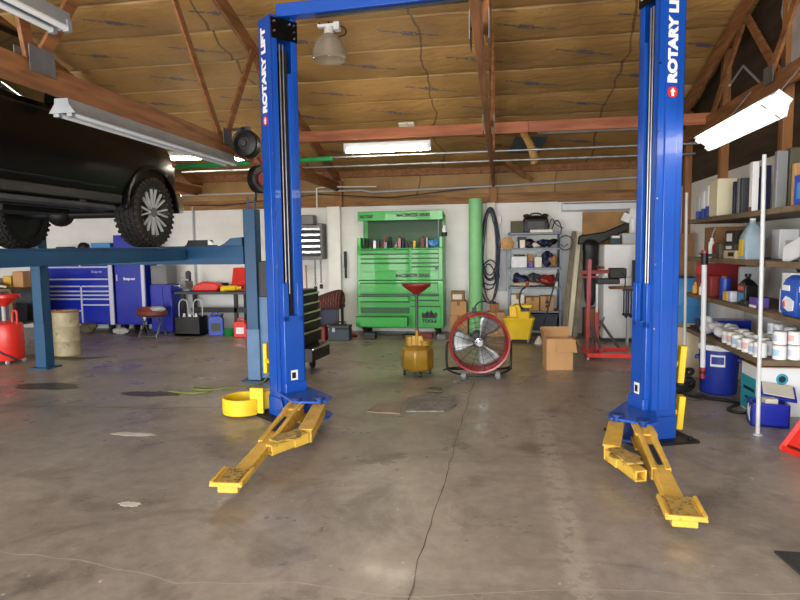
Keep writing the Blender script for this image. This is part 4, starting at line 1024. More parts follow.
# lid, hinged at the back, front edge raised
q = M(); q.prism([(.53,2.14),(-.06,2.19),(-.06,2.03),(-.03,2.03),(-.03,2.155),(.53,2.11)], 'x', -.74, .76); lid = q.build('lid', 'green_mac', t, .006)
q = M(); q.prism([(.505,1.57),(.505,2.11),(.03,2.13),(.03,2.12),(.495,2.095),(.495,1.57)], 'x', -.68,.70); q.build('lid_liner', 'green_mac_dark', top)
for sx in (-.67,.66):
    q = M(); q.cyl((sx,.1,1.6),(sx+.02,.03,2.08),.01); q.build('gas_strut', 'steel', lid)
text_obj('lettering', 'MACSIMIZER SERIES', .075, face_mtx((.25,-.061,2.115),(1,0,0),(0,0,1)), 'black', lid, bold=.004, length=.58)
text_obj('lettering', 'MAC TOOLS', .07, face_mtx((-.58,-.061,2.10),(1,0,0),(0,0,1)), 'black', lid, bold=.006, length=.24)
def drw(par, a, b, z0, z1, o=0, lip=True, mt='green_mac'):
    q = M(); q.bx(a,b,-.015-o,0,z0,z1)
    if o > .05: q = M(); q.bx(a,b,-.015-o,-o,z0,z1); q.bx(a+.01,b-.01,-o,0,z0,z0+.01); q.bx(a+.01,a+.02,-o,0,z0,z1-.02); q.bx(b-.02,b-.01,-o,0,z0,z1-.02)
    d = q.build('drawer', mt, par, .004)
    if lip:
        q = M(); q.bx(a,b,-.03-o,-.012-o,z1-.006,z1+.012); q.build('drawer_pull', 'green_mac_dark', d, .003)
    return d
for a, b in ((-.70,.16),(.20,.68)):
    for z0, z1 in ((1.46,1.52),(1.38,1.44),(1.30,1.36)): drw(top, a, b, z0, z1)
drw(top, -.70,.16,1.15,1.28); drw(top, .20,.68,1.235,1.28); drw(top, .20,.68,1.155,1.215)
q = M(); q.bx(.62,.66,-.022,-.015,1.17,1.205); q.build('lock', 'black', top)
M().bx(-.70,.68,-.012,0,1.0,1.13).build('name_plate', 'green_mac', top, .003)
text_obj('lettering', 'MACSIMIZER SERIES', .085, face_mtx((.22,-.0125,1.065),(1,0,0),(0,0,1)), 'black', top, bold=.004, length=.6)
cabn = [o for o in COL.objects if o.parent == t and o.name.startswith('cabinet')][-1]
drw(cabn, -.72,.66,.77,.93)
M().bx(-.73,.68,-.02,.0,.725,.75).build('trim_strip', 'green_mac_dark', cabn)
drw(cabn, -.74,.16,.62,.705,.09); drw(cabn, .20,.68,.64,.71)
drw(cabn, -.72,.16,.51,.60); drw(cabn, .20,.68,.55,.625)
drw(cabn, -.76,.15,.19,.36,.22)
M().bx(-.72,.16,-.01,0,.40,.5).build('drawer_gap', 'green_mac_dark', cabn)
dd = drw(cabn, .20,.70,.17,.52, .0)
# three-peaked mark with the maker's words on the lower door
q = M()
for k, (x, h) in enumerate(((-.085,.085),(0,.12),(.085,.085))): q.prism([(.51+x-.06,.35),(.51+x+.05,.35),(.51+x+.06,.35+h*.5),(.51+x+.03,.35+h),(.51+x+.0,.35+h*.55),(.51+x-.035,.35+h*.9)], 'y', -.019, -.0155)
q.bx(.38,.64,-.019,-.0155,.315,.35); q.build('logo_mark', 'black', dd)
text_obj('lettering', 'TOOLS', .075, face_mtx((.51,-.0165,.265),(1,0,0),(0,0,1)), 'black', dd, bold=.005, length=.26)
q = M(); q.bx(-.80,-.76,.1,.5,.5,.56); q.bx(-.79,-.76,.1,.5,1.0,1.04); q.build('side_handle', 'black', t)
for x in (-.66,.64):
    for y in (.08,.46): q = M(); q.cyl((x-.03,y,.065),(x+.03,y,.065),.065); q.box((x,y,.125),(.1,.1,.04)); q.build('caster', 'rubber', t)
t = thing('spray_bottle', 'white can in a holder on the right end of the green chest', 'can', (-.95,10.42,1.742))
M().lathe([(0,.002),(.04,.002),(.04,.13),(.02,.16),(.02,.19),(0,.19)], n=16).build('can', 'white_plastic', t); M().ring([(.041,.0),(.048,.0),(.048,.07),(.041,.07)]).build('holder', 'black', t)
# tools lying in the open top tray
rr = random.Random(11); tcols = ['black','red_dark','steel','grey_dark','orange','steel_dull','black','off_white','red','navy','steel','black','yellow_clean','grey_dark','red_dark','steel']
kinds = ['socket','screwdriver','ratchet','pliers']
pos_words = ['first','second','third','fourth','fifth','sixth','seventh','eighth','ninth','tenth','eleventh','twelfth','thirteenth','fourteenth','fifteenth','sixteenth']
cname = {'black':'black','red_dark':'dark red','steel':'shiny steel','grey_dark':'dark grey','orange':'orange','steel_dull':'dull steel','off_white':'off-white','red':'red','navy':'navy','yellow_clean':'yellow'}
for k in range(16):
    x = -1.73-.62+k*.072; y = 10.46+rr.uniform(0,.2); h = rr.uniform(.09,.22); q = M()
    if k % 3 == 0: q.cyl((x,y,1.552),(x,y,1.552+h),.028,.026,n=12)
    elif k % 3 == 1: q.cyl((x,y,1.552),(x+.01,y+.04,1.55+h*.6),.02,n=10); q.cyl((x+.01,y+.04,1.55+h*.6),(x+.015,y+.06,1.55+h*1.15),.007,n=8)
    else: q.box((x,y,1.552+h*.4),(.05,.09,h*.8)); q.cyl((x,y,1.55+h*.8),(x,y+.02,1.55+h),.015)
    nm = ('socket','screwdriver','tool_holder')[k % 3]
    tag(q.build(nm, tcols[k]), '%s %s in the tray of the green chest, %s from the left' % (cname[tcols[k]], nm.replace('_',' '), pos_words[k]), 'tool', 'small tools in the open tray of the green chest')
lump('shop_towel', (-1.13,10.5,1.63), .1, (1.1,.8,.7), 'blue_sky', 'crumpled light blue shop towel in the green chest tray', 'towel', 3)
# clutter on the floor under and beside the chest
for k, (x, y, w, h, c, l) in enumerate(((-1.25,10.15,.22,.09,'red_dark','low red case on the floor before the green chest'),(-.98,10.1,.16,.08,'grey','grey block on the floor by the right caster of the green chest'),(-1.55,10.15,.2,.07,'black','black flat case on the floor before the green chest'),(-2.2,10.0,.2,.12,'black','black box on the floor by the left caster of the green chest'))):
    tag(M().bx(x-w/2,x+w/2,y-.07,y+.07,0,h).build('small_box', c, bev=.008), l, 'box')

# ------------------------------------------------------------------ oil drain in front of it
t = thing('oil_drain', 'gold oil drain tank with tall pole and dark red funnel on the open floor', 'oil drain', (-1.0,7.2,0))
q = M(); q.lathe([(0,.06),(.17,.06),(.2,.10),(.205,.27),(.19,.33),(.12,.36),(0,.365)], n=8); tk = q.build('tank', 'gold_tank', t, .012)
q = M(); q.lathe([(0,.36),(.08,.36),(.085,.42),(.05,.43),(0,.43)], (.09,.05,0), n=20); q.lathe([(0,.34),(.06,.34),(.06,.47),(0,.47)], (-.09,.03,0), n=16); q.build('filler_neck', 'gold_tank', t)
q = M(); q.prism([(-.14,.28),(.14,.28),(.06,.48),(-.06,.48)], 'y', -.02, .02); q.build('pole_bracket', 'gold_tank', tk)
q = M(); q.cyl((.0,0,.34),(0,0,.55),.026); q.build('sleeve', 'gold_tank', t); q = M(); q.cyl((0,0,.55),(0,0,1.0),.019); q.cyl((0,0,.96),(0,0,1.0),.026); q.build('pole', 'grey_dark', t)
q = M(); q.lathe([(.02,.985),(.05,1.0),(.165,1.085),(.175,1.10),(.175,1.115),(.16,1.115),(.05,1.03),(.015,1.02)], n=36); q.build('funnel', 'red_dark', t)
for k in range(4):
    a = R(20+90*k); q = M(); c, s = .16*math.cos(a), .16*math.sin(a); q.cyl((c-.012,s,.028),(c+.012,s,.028),.028); q.cyl((c,s,.03),(c,s,.075),.012); q.build('caster', 'black', t)

# ------------------------------------------------------------------ drum fan
t = thing('drum_fan', 'large red drum fan with silver blades on a black wheeled stand', 'fan', (-.25,7.15,0), R(8))
fm = Matrix.Translation((0,0,.43)) @ Matrix.Rotation(R(4),4,'X') @ Matrix.Rotation(R(90),4,'X')      # local z -> -y (towards viewer)
q = M(); q.ring([(.325,-.13),(.345,-.13),(.345,.12),(.36,.13),(.355,.145),(.335,.14),(.325,.12)], (0,0,0), 56); q.xf(fm).build('drum', 'red', t)
q = M(); q.ring([(.326,-.12),(.33,-.12),(.33,.10),(.326,.10)], (0,0,0), 56); q.xf(fm).build('drum_lining', 'red_dark', t)
for sgn, zz in ((1,.12),(-1,-.12)):
    q = M()
    for r in (.08,.14,.20,.26,.31): q.tube([(r*math.cos(2*PI*i/40), r*math.sin(2*PI*i/40), zz+sgn*.02*(1-r/.33)) for i in range(40)], .0022, 4, closed=True)
    for k in range(12 if sgn > 0 else 8):
        a = 2*PI*k/(12 if sgn > 0 else 8)+.2; q.tube([(.035*math.cos(a),.035*math.sin(a),zz+sgn*.02),(.335*math.cos(a),.335*math.sin(a),zz)], .003, 5)
    q.xf(fm).build('guard', 'black' if sgn > 0 else 'grey_dark', t)
for k in range(3):
    a0 = R(-62+k*120); q = M(); vs = []; n_ = 9
    for i in range(n_):
        u = i/(n_-1); ww = .20+.72*u if True else 0
        r = .05+.262*u
        half = (.42+.16*u)
        for j in range(7):
            a = a0+half*(j/3-1)*(.85 if u > .85 else 1); vs.append((r*math.cos(a), r*math.sin(a), .045*math.sin((j/3-1)*1.2)+.0))
    q.add(vs, [(i*7+j,i*7+j+1,(i+1)*7+j+1,(i+1)*7+j) for i in range(n_-1) for j in range(6)])
    b = q.xf(fm).build('blade', 'galv', t); sm = b.modifiers.new('s','SOLIDIFY'); sm.thickness = .003
q = M(); q.cyl((0,0,-.03),(0,0,.06),.05,n=24); q.cyl((0,0,.06),(0,0,.145),.016); q.cyl((0,0,.13),(0,0,.15),.03,n=20); q.xf(fm).build('hub', 'chrome', t)
q = M(); q.cyl((0,0,-.24),(0,0,-.05),.09,n=24); q.xf(fm).build('motor', 'grey_dark', t, .01)
q = M(); q.tube([(-.36,0,.43),(-.385,0,.40),(-.385,0,.12),(-.36,-.03,.08),(-.2,-.16,.05),(.2,-.16,.05),(.36,-.03,.08),(.385,0,.12),(.385,0,.40),(.36,0,.43)], .014, smooth=2)
q.tube([(-.38,0,.13),(-.36,.1,.08),(-.22,.22,.05),(.22,.22,.05),(.36,.1,.08),(.38,0,.13)], .014, smooth=2); st = q.build('stand', 'black', t)
for x, y in ((-.2,-.17),(.2,-.17)):
    q = M(); q.cyl((x-.025,y,.05),(x+.025,y,.05),.05,n=20); w = q.build('wheel', 'grey', t); q = M(); q.cyl((x-.03,y,.05),(x+.03,y,.05),.018); q.build('axle', 'steel', w)
q = M(); q.box((-.05,.02,.80),(.05,.05,.06)); q.tube([(-.05,.02,.83),(.0,.02,.90),(.1,.05,.9)], .008, smooth=1); q.build('switch_box', 'black', t)
tag(M().tube([(.15,7.6,.012),(-.1,7.55,.012),(-.4,7.7,.012),(-.65,7.6,.012),(-.7,7.45,.012)], .008, smooth=2).build('extension_cable', 'black'), 'black power cord lying on the floor behind the drum fan', 'cord')
# flat rugs on the floor
tag(M().prism([(-.88,5.5),(-.52,5.55),(-.42,5.8),(-.48,6.15),(-.72,6.25),(-.93,6.0)], 'z', .001, .014).build('floor_mat', 'rug_grey'), 'grey stained floor mat lying flat in the middle bay', 'mat')
mm('mat_tan', '#8f8271', .85, var=.2, scale=10)
tag(M().prism([(-1.25,5.46),(-.92,5.42),(-.96,5.70),(-1.2,5.76)], 'z', .001, .010).build('cardboard_sheet', 'mat_tan'), 'flat tan sheet on the floor left of the grey mat', 'sheet')
tag(M().prism([(-.78,6.3),(-.6,6.27),(-.62,6.42),(-.76,6.45)], 'z', .001, .03).build('rag', 'olive', bev=.008), 'small dark rag at the far edge of the grey mat', 'rag')
tag(M().prism([(1.36,3.16),(2.0,3.16),(2.0,2.85),(1.40,2.85)], 'z', .001, .012).build('floor_mat', 'mat_black'), 'black floor mat at the lower right corner', 'mat')
tag(M().tube([(-3.6,6.0,.012),(-3.3,5.9,.012),(-3.1,6.05,.012),(-3.25,6.25,.012),(-3.45,6.15,.02),(-3.2,6.0,.025),(-2.95,6.2,.02),(-2.75,6.35,.012),(-2.7,6.5,.012),(-2.62,6.6,.2)], .008, smooth=3).build('air_hose', 'green_cord'), 'yellow green air hose looped on the floor by the lift post', 'hose')
# a few more loose things on the floor along the rear wall
cb_ = ((-3.35,9.6,.10,.12,'black','black small box on the floor in front of the tool cart'),(-.72,10.2,.12,.1,'red_dark','dark red box on the floor before the carton stack'))
for x, y, w_, h_, c_, l_ in cb_: tag(M().bx(x-w_/2,x+w_/2,y-.06,y+.06,0,h_).build('small_box', c_, bev=.006), l_, 'box')
# ------------------------------------------------------------------ rear right
def cbox(name, x0, x1, y0, y1, z0, z1, c, label, cat='box', bev=.006, group=None):
    return tag(M().bx(x0,x1,y0,y1,z0,z1).build(name, c, bev=bev), label, cat, group)
def carton(x0, x1, y0, y1, z0, z1, label, group=None, tape=True, c='card'):
    t = thing('cardboard_box', label, 'box', ((x0+x1)/2,(y0+y1)/2,z0), 0, group); w, d, h = (x1-x0)/2, (y1-y0)/2, z1-z0
    M().bx(-w,w,-d,d,0,h).build('carton', c, t, .004)
    if tape: M().bx(-w*.99,w*.99,-.025,.025,h,h+.001).bx(-.025,.025,-d-.001,-d,h*.7,h).build('tape', 'card_dark', t)
    return t
carton(-.88,-.56,10.5,10.8,0,.36,'cardboard box at the bottom of the stack right of the green chest')
carton(-.86,-.58,10.5,10.78,.362,.60,'cardboard box in the middle of the stack right of the green chest')
tag(M().bx(-.85,-.62,10.5,10.75,.602,.78).bx(-.82,-.66,10.495,10.5,.64,.73,1).build('cardboard_box', 'card_dark off_white', bev=.005), 'dark carton with white label on top of the stack right of the green chest', 'box')
tag(M().lathe([(.10,0),(.118,0),(.118,2.38),(.10,2.38)], (-.42,10.55,0), n=32).lathe([(0,2.36),(.1,2.36)], (-.42,10.55,0), n=32).build('cardboard_tube', 'green_tube'), 'tall light green tube standing against the rear wall beside the hose', 'tube')
# hose on the post
q = M()
def loop(cx, ztop, zbot, w, y, seed):
    r2 = random.Random(seed); P = []
    for i in range(28):
        a = 2*PI*i/28; P.append((cx+w*math.sin(a)*(1.15-.25*math.cos(a))+r2.uniform(-.006,.006), y+.02*math.sin(a*2+seed), (ztop+zbot)/2+(ztop-zbot)/2*math.cos(a)))
    return P
for i, (zt, zb, w, dx) in enumerate(((2.22,.98,.13,0),(2.24,.95,.145,.01),(2.21,.55,.13,-.02),(2.23,1.05,.11,.0),(2.2,.58,.12,.02))): q.tube(loop(-.18+dx, zt, zb, w, 10.76-.014*i, i), .012, 8, closed=True)
q.tube(loop(-.17, 1.32, .88, .13, 10.70, 9), .011, 8, closed=True); q.tube(loop(-.2, 1.25, .8, .10, 10.68, 10), .011, 8, closed=True)
q.cyl((-.18,10.87,2.17),(-.18,10.66,2.19),.02)
tag(q.build('air_hose', 'hose_blue'), 'dark blue hose hung in long loops on the pale wall post', 'hose')
tag(M().bx(-.06,.02,10.9,10.99,1.95,2.1).build('junction_box', 'white_paint', bev=.006), 'small white box on the wall between the hose and shelf', 'box')
cbox('wall_panel', -.10,.12,10.965,10.995,.75,1.5,'grey_light','pale grey panel on the wall behind the hanging hose','panel')
carton(-.22,.08,10.45,10.75,0,.42,'cardboard box on the floor below the hanging hose')
tag(M().bx(-.18,-.02,10.5,10.7,.422,.56).cyl((-.1,10.6,.56),(-.1,10.6,.6),.03,m=1).build('wooden_box', 'post_wood black', bev=.006), 'small wooden box on the carton below the hanging hose', 'box')

# grey steel shelf
t = thing('steel_shelf', 'grey steel shelving unit full of tools against the rear wall', 'shelf unit', (.58,10.42,0))
SZ = (.12,.45,.86,1.19,1.52,1.78)
for x in (-.44,.41):
    for y in (0,.47): M().bx(x,x+.03,y,y+.03,0,1.80).build('post', 'grey_shelf', t)
for z in SZ: M().bx(-.44,.44,0,.5,z-.03,z).build('shelf_board', 'grey_shelf', t, .003)
M().bx(.42,.44,.02,.48,.1,1.78).build('side_panel', 'grey_shelf', t)
G = 'things on the grey steel shelf'
def on(x0, x1, y0, y1, si, h, c, name, label, cat, bev=.01, lift=.001):
    z = SZ[si]+lift; return cbox(name, x0, x1, y0, y1, z, z+h, c, label, cat, bev, G)
# top
t = thing('tool_bag', 'bulky black tool bag on the top of the grey shelf', 'bag', (.60,10.66,1.781), 0, G)
q = M(); q.loft([[(x,y,z) for x,y in ((-w,-d),(w,-d),(w,d),(-w,d))] for w, d, z in ((.2,.17,0),(.22,.18,.1),(.2,.15,.24),(.17,.08,.29))]); q.build('bag_body', 'black', t, .02)
q = M(); q.tube([(-.1,-.1,.26),(-.08,-.1,.33),(.08,-.1,.33),(.1,-.1,.26)], .012, smooth=1); q.sph((-.15,0,.29),.06,sc=(1,.8,.6)); q.sph((.16,0,.29),.06,sc=(1,.8,.6)); q.build('strap', 'black', t)
M().bx(-.15,.15,-.19,-.17,.05,.2).build('pocket', 'grey_dark', t, .01)
on(.18,.40,10.48,10.75,5,.2,'olive','ammo_box','olive grey box on top of the grey shelf beside the black bag','box')
on(.50,.88,10.43,10.49,5,.05,'off_white','tube_carton','long white carton lying at the front edge of the shelf top','carton')
tag(M().tube([(.85,10.5,1.79),(.92,10.5,2.0),(1.0,10.55,1.95),(1.03,10.5,1.8),(1.0,10.45,1.7),(.97,10.42,1.6)], .01, smooth=2).tube([(.8,10.55,1.8),(.86,10.5,2.05),(.93,10.5,1.9),(1.05,10.5,1.85)], .008, smooth=2).build('cable', 'black'), 'black cable hanging off the right end of the shelf top', 'cable')
tag(M().ring([(.11,-.012),(.13,-.012),(.13,.012),(.11,.012)], (1.08,10.40,1.60), 32, 0, Matrix.Rotation(R(90),4,'X')).tube([(1.0,10.4,1.58),(1.05,10.41,1.53),(1.12,10.4,1.58)], .008).build('belt_loop', 'black'), 'round black belt hanging from the right side of the grey shelf', 'belt')
tag(M().lathe([(0,0),(.10,.01),(.11,.05),(.06,.09),(0,.1)], (.12,10.38,1.60), n=24, mtx=Matrix.Rotation(R(90),4,'X')).build('dust_mask', 'card'), 'tan round hat hanging at the left side of the grey shelf', 'hat')
# shelf at 1.52
on(.20,.30,10.45,10.6,4,.12,'grey_light','small_carton','grey carton at the left end of the second shelf from the top','carton')
on(.33,.42,10.44,10.58,4,.14,'off_white','small_carton','white carton second from left on the second shelf from the top','carton')
lump('rag', (.53,10.5,1.585), .085, (1.1,.8,.7), 'black', 'black crumpled rag on the second shelf from the top', 'rag', 2)
lump('rag', (.60,10.45,1.56), .05, (1.4,.8,.7), 'off_white', 'pale rag in front of the black rag on the second shelf', 'rag', 5)
lump('glove', (.72,10.5,1.60), .10, (1.0,.8,.8), 'navy', 'navy work glove heaped on the second shelf from the top', 'glove', 4)
lump('glove', (.85,10.5,1.58), .08, (1.0,.8,.7), 'black', 'black work glove at the right end of the second shelf', 'glove', 6)
# shelf at 1.19
on(.19,.45,10.43,10.6,3,.19,'paper','white_carton','wide white carton at the left of the third shelf','carton')
on(.22,.42,10.45,10.6,3,.03,'black','flat_tray','dark flat tray on the wide white carton','tray',lift=.194)
on(.48,.56,10.45,10.55,3,.10,'purple','small_carton','small mauve carton in the middle of the third shelf','carton')
on(.58,.70,10.44,10.56,3,.18,'off_white','white_carton','upright white carton in the middle of the third shelf','carton')
lump('tool_pouch', (.80,10.52,1.30), .12, (.9,.8,1.0), 'navy', 'dark navy tool pouch on the third shelf beside the upright carton', 'pouch', 7)
lump('tool_pouch', (.885,10.46,1.27), .08, (.8,.8,1.0), 'card_dark', 'brown leather pouch at the right end of the third shelf', 'pouch', 8)
# shelf at .86
lump('jacket', (.34,10.58,.95), .12, (1.2,.9,.75), 'navy', 'navy jacket folded at the left of the fourth shelf', 'jacket', 9)
lump('jacket', (.57,10.58,.96), .12, (1.0,.9,.8), 'grey_dark', 'dark grey jacket folded in the middle of the fourth shelf', 'jacket', 10)
lump('cloth', (.45,10.46,.895), .09, (2.6,.6,.4), 'beige', 'tan cloth hanging along the front of the fourth shelf', 'cloth', 11)
lump('rag', (.80,10.52,.96), .12, (1.0,.8,.85), 'red_dark', 'dark red rag at the right of the fourth shelf', 'rag', 12)
on(.90,.97,10.44,10.5,3-1,.09,'off_white','small_carton','small white carton at the right end of the fourth shelf','carton')
# shelf at .45
carton(.19,.41,10.44,10.68,.451,.73,'white fronted carton with brown top at the left of the fifth shelf', c='off_white')
carton(.44,.66,10.46,10.7,.451,.68,'brown carton in the middle of the fifth shelf')
t = carton(.68,.90,10.44,10.7,.451,.70,'brown carton with two round holes at the right of the fifth shelf')
q = M()
for zz in (.15,.08): q.cyl((.0,-.1305,zz),(.0,-.132,zz),.03)
q.build('hand_hole', 'black', t)
# totes at the bottom
t = thing('storage_tote', 'dark slate storage tote on the bottom of the grey shelf', 'tote', (.74,10.62,.122), 0, G)
q = M(); q.loft([[(x,y,z) for x,y in ((-w,-d),(w,-d),(w,d),(-w,d))] for w, d, z in ((.2,.19,0),(.23,.2,.24))]); q.build('body', 'slate_tote', t, .01); M().bx(-.245,.245,-.21,.21,.24,.275).build('lid', 'slate_tote', t, .01)

# yellow mop bucket
t = thing('mop_bucket', 'yellow wheeled mop bucket with wringer in front of the grey shelf', 'mop bucket', (.30,9.8,0))
def rr4(w, d, z): return [(x,y,z) for x,y in ((-w+.03,-d),(w-.03,-d),(w,-d+.03),(w,d-.03),(w-.03,d),(-w+.03,d),(-w,d-.03),(-w,-d+.03))]
q = M(); q.loft([rr4(.17,.13,.07), rr4(.20,.15,.22), rr4(.235,.17,.38), rr4(.245,.18,.40), rr4(.245,.18,.415), rr4(.22,.155,.41), rr4(.16,.12,.12)]); b = q.build('bucket', 'yellow_clean', t)
q = M(); q.loft([rr4(.10,.1,.36), rr4(.12,.12,.56), rr4(.15,.13,.60), rr4(.15,.13,.62), rr4(.11,.10,.60), rr4(.08,.08,.4)]); q.xf(Matrix.Translation((.07,0,0))); q.build('wringer', 'yellow_clean', t)
q = M(); q.bx(-.15,-.02,-.06,.06,.41,.60); q.build('splash_guard', 'yellow_clean', t, .01)
q = M(); q.tube([(.10,-.12,.55),(.02,-.16,.58),(0,-.16,.70),(.02,-.14,.86),(.12,-.1,.92)], .014, smooth=2); q.build('lever', 'black', t)
q = M(); q.cyl((.12,-.1,.90),(.13,-.09,1.0),.025); q.build('lever_grip', 'red_dark', t)
q = M(); q.bx(.02,.16,-.14,-.13,.52,.58); q.build('wringer_plate', 'black', t)
for x in (-.14,.14):
    for y in (-.1,.1): q = M(); q.cyl((x-.012,y,.032),(x+.012,y,.032),.032); q.box((x,y,.06),(.05,.05,.025)); q.build('caster', 'grey', t)
tag(M().cyl((.62,9.75,0.03),(.95,10.38,1.1),.013).lathe([(0,.0),(.09,.0),(.05,.06),(.015,.12),(0,.12)],(.62,9.75,0),n=14,m=1).build('mop', 'grey_dark off_white'), 'mop with dark handle leaning on the grey shelf beside the yellow bucket', 'mop')

# open carton on the floor
t = thing('cardboard_box', 'open cardboard box standing on the floor before the red stand', 'box', (.72,7.75,0), R(6))
w, d, h = .165, .14, .40
q = M(); q.bx(-w,w,-d,-d+.006,0,h); q.bx(-w,w,d-.006,d,0,h); q.bx(-w,-w+.006,-d,d,0,h); q.bx(w-.006,w,-d,d,0,h); q.bx(-w,w,-d,d,0,.006); q.build('carton', 'card', t)
q = M(); q.box((.07,-d-.05,h-.085),(.24,.004,.17),(R(-32),0,R(0))); q.build('flap', 'card', t)
q = M(); q.box((w+.05,0,h-.04),(.004,.28,.13),(0,R(-40),0)); q.build('flap', 'card', t)
q = M(); q.box((0,d+.02,h+.05),(.36,.004,.13),(R(-20),0,0)); q.build('flap', 'card', t)
q = M(); q.box((-w-.02,0,h+.05),(.004,.28,.12),(0,R(-15),0)); q.build('flap', 'card', t)

# planks leaning on the wall
for k, (x, dx, c, w, l) in enumerate(((1.05,.22,'plank_old',.06,'weathered plank leaning nearest the grey shelf'),(1.14,.22,'cream',.06,'pale cream board leaning between the weathered planks'),(1.23,.22,'plank_old',.07,'weathered plank leaning nearest the red stand'))):
    tag(M().bar((x,10.25+.0*k,.03),(x+dx,10.88,1.80-.03*k),.075,.03,up=(0,-1,0)).build('plank', c, bev=.003), l, 'plank', 'planks leaning on the rear wall')
# plywood sheet on the wall
tag(M().bx(1.42,2.65,10.93,10.97,1.35,2.13).build('plywood_sheet', 'plywood'), 'brown plywood sheet on the rear wall above the white fridge', 'plywood')

# red lift stand
t = thing('transmission_jack', 'red upright lift stand with two masts and wheeled legs before the fridge', 'lift stand', (1.38,8.6,0))
for a, b in (((-.22,-.25,.07),(.42,-.25,.07)),((-.22,.28,.07),(.42,.28,.07)),((-.19,-.25,.07),(-.19,.28,.07)),((.0,-.1,.07),(.0,.28,.07))):
    q = M(); q.bar(a, b, .06, .06); q.build('base_leg', 'red_bright', t, .004)
q = M(); q.bar((-.19,-.05,.05),(-.17,-.05,1.36),.055,.055); q.build('mast', 'red', t, .004)
q = M(); q.bar((-.04,.06,.05),(-.05,.06,.62),.055,.055); q.build('mast', 'red', t, .004)
q = M(); q.bar((-.05,.06,.62),(-.05,.06,1.16),.035,.035); q.build('inner_mast', 'galv', t, .003)
q = M(); q.bar((-.3,-.05,1.18),(.22,-.05,1.20),.05,.05); q.bar((-.26,-.05,1.12),(-.05,-.05,1.12),.04,.03); q.bar((-.02,-.2,1.25),(-.02,.2,1.25),.05,.03); q.build('cross_arm', 'red_dark', t, .004)
q = M(); q.box((.2,-.02,1.17),(.22,.16,.14)); q.box((.08,0,1.06),(.3,.14,.08)); q.build('motor', 'black', t, .012)
q = M(); q.bar((-.16,-.05,.5),(.0,.06,.12),.03,.03); q.bar((.0,.06,.5),(.28,.2,.1),.03,.03); q.bar((-.1,.2,.1),(.06,.1,.55),.02,.02); q.build('brace', 'steel_dull', t)
q = M(); q.bar((.42,-.2,.05),(.42,-.2,.62),.05,.05); q.build('side_post', 'red_bright', t, .004)
for x in (-.2,.42):
    for y in (-.25,.28): q = M(); q.cyl((x-.012,y,.025),(x+.012,y,.025),.025); q.build('caster', 'grey_light', t)
tag(M().tube([(1.5,8.55,1.14),(1.62,8.5,1.2),(1.68,8.5,1.1),(1.66,8.5,.95)], .008, smooth=2).build('cable', 'black'), 'black cable drooping from the head of the red stand', 'cable')
# fridge
t = thing('refrigerator', 'white two door fridge half hidden behind the right blue column', 'fridge', (1.98,10.0,0))
M().bx(-.34,.34,.06,.66,.04,1.56).build('body', 'white_plastic', t, .012)
d = M().bx(-.34,.34,0,.055,1.05,1.56).build('freezer_door', 'white_plastic', t, .012)
M().bx(.26,.29,-.03,.0,1.1,1.4).build('handle', 'grey_light', d, .006)
M().cyl((.18,-.002,1.44),(.18,-.012,1.44),.035).build('round_magnet', 'black', d)
d = M().bx(-.34,.34,0,.055,.06,1.035).build('fridge_door', 'white_plastic', t, .012)
M().bx(.26,.29,-.03,.0,.6,1.0).build('handle', 'grey_light', d, .006)
M().bx(-.33,.33,.03,.1,0,.05).build('kick_plate', 'grey_dark', t)
cbox('cooler_box', 1.93,2.24,10.1,10.4,1.562,1.74,'grey_light','pale grey box on top of the white fridge','box',.015)
cbox('small_carton', 1.74,1.90,10.08,10.2,1.562,1.66,'slate_tote','dark slate box on top of the fridge beside the pale box','box')
cbox('white_carton', 1.765,1.885,10.06,10.2,1.661,1.70,'white_plastic','thin white carton on the dark slate box above the fridge','carton')
t = tag(M().prism([(1.30,1.57),(1.62,1.57),(2.25,1.86),(2.3,2.0),(2.2,1.98),(1.75,1.78),(1.32,1.72)], 'y', 10.55, 10.66).build('duffel_bag', 'black', bev=.02), 'long black bag propped across the top of the white fridge', 'bag')
tag(M().box((2.06,10.5,2.0),(.14,.1,.14),(0,R(25),0)).box((2.18,10.5,2.07),(.16,.12,.16),(0,R(10),0)).cyl((2.17,10.5,1.742),(2.17,10.5,1.99),.06).build('paper_roll', 'white_plastic', bev=.006), 'white roll and cups standing on the pale box above the fridge', 'roll')
t = tag(M().loft([[(x+1.32,y+10.4,z) for x,y in ((-w,-d),(w,-d),(w,d),(-w,d))] for w, d, z in ((.08,.08,0.502),(.12,.1,.7),(.09,.08,.95),(.14,.1,1.2),(.12,.1,1.4),(.17,.12,1.55),(.08,.06,1.66))]).jit(.025,6).xf(Matrix.Translation((.18,.12,0))).build('tarp', 'black', sub=2), 'black tarp bundle standing between the planks and the fridge', 'tarp')
cbox('crate',1.40,1.62,10.36,10.66,0,.50,'brown_wood','brown wooden crate under the black tarp bundle','crate')
t = thing('wall_shelf', 'small brown plank shelf in front of the white fridge', 'shelf', (1.83,9.66,.88))
M().bx(-.16,.26,-.1,.1,0,.035).build('board', 'brown_wood', t); M().bx(.2,.225,-.05,.05,-.88,0).build('leg', 'grey_light', t); M().bx(.1,.125,-.05,.05,-.88,0).build('leg', 'grey_light', t)
tag(M().bx(2.0,2.12,9.58,9.72,.917,1.32).build('tool_case', 'black', bev=.01), 'black upright case on the small brown shelf', 'case')
tag(M().lathe([(0,0),(.035,0),(.035,.16),(.018,.2),(.018,.24),(0,.24)], (2.05,9.63,1.322)).build('bottle', 'white_plastic'), 'white bottle on the black upright case', 'bottle')
q = M()
for k in range(4): q.cyl((1.86+.035*k,9.54,.86),(1.86+.035*k,9.53,.5-.03*(k%2)),.012); q.sph((1.86+.035*k,9.53,.5-.03*(k%2)),.025)
q.bar((1.84,9.545,.87),(1.99,9.545,.87),.02,.03); tag(q.build('key_rack', 'navy'), 'dark tools hanging from the front of the small brown shelf', 'tools')

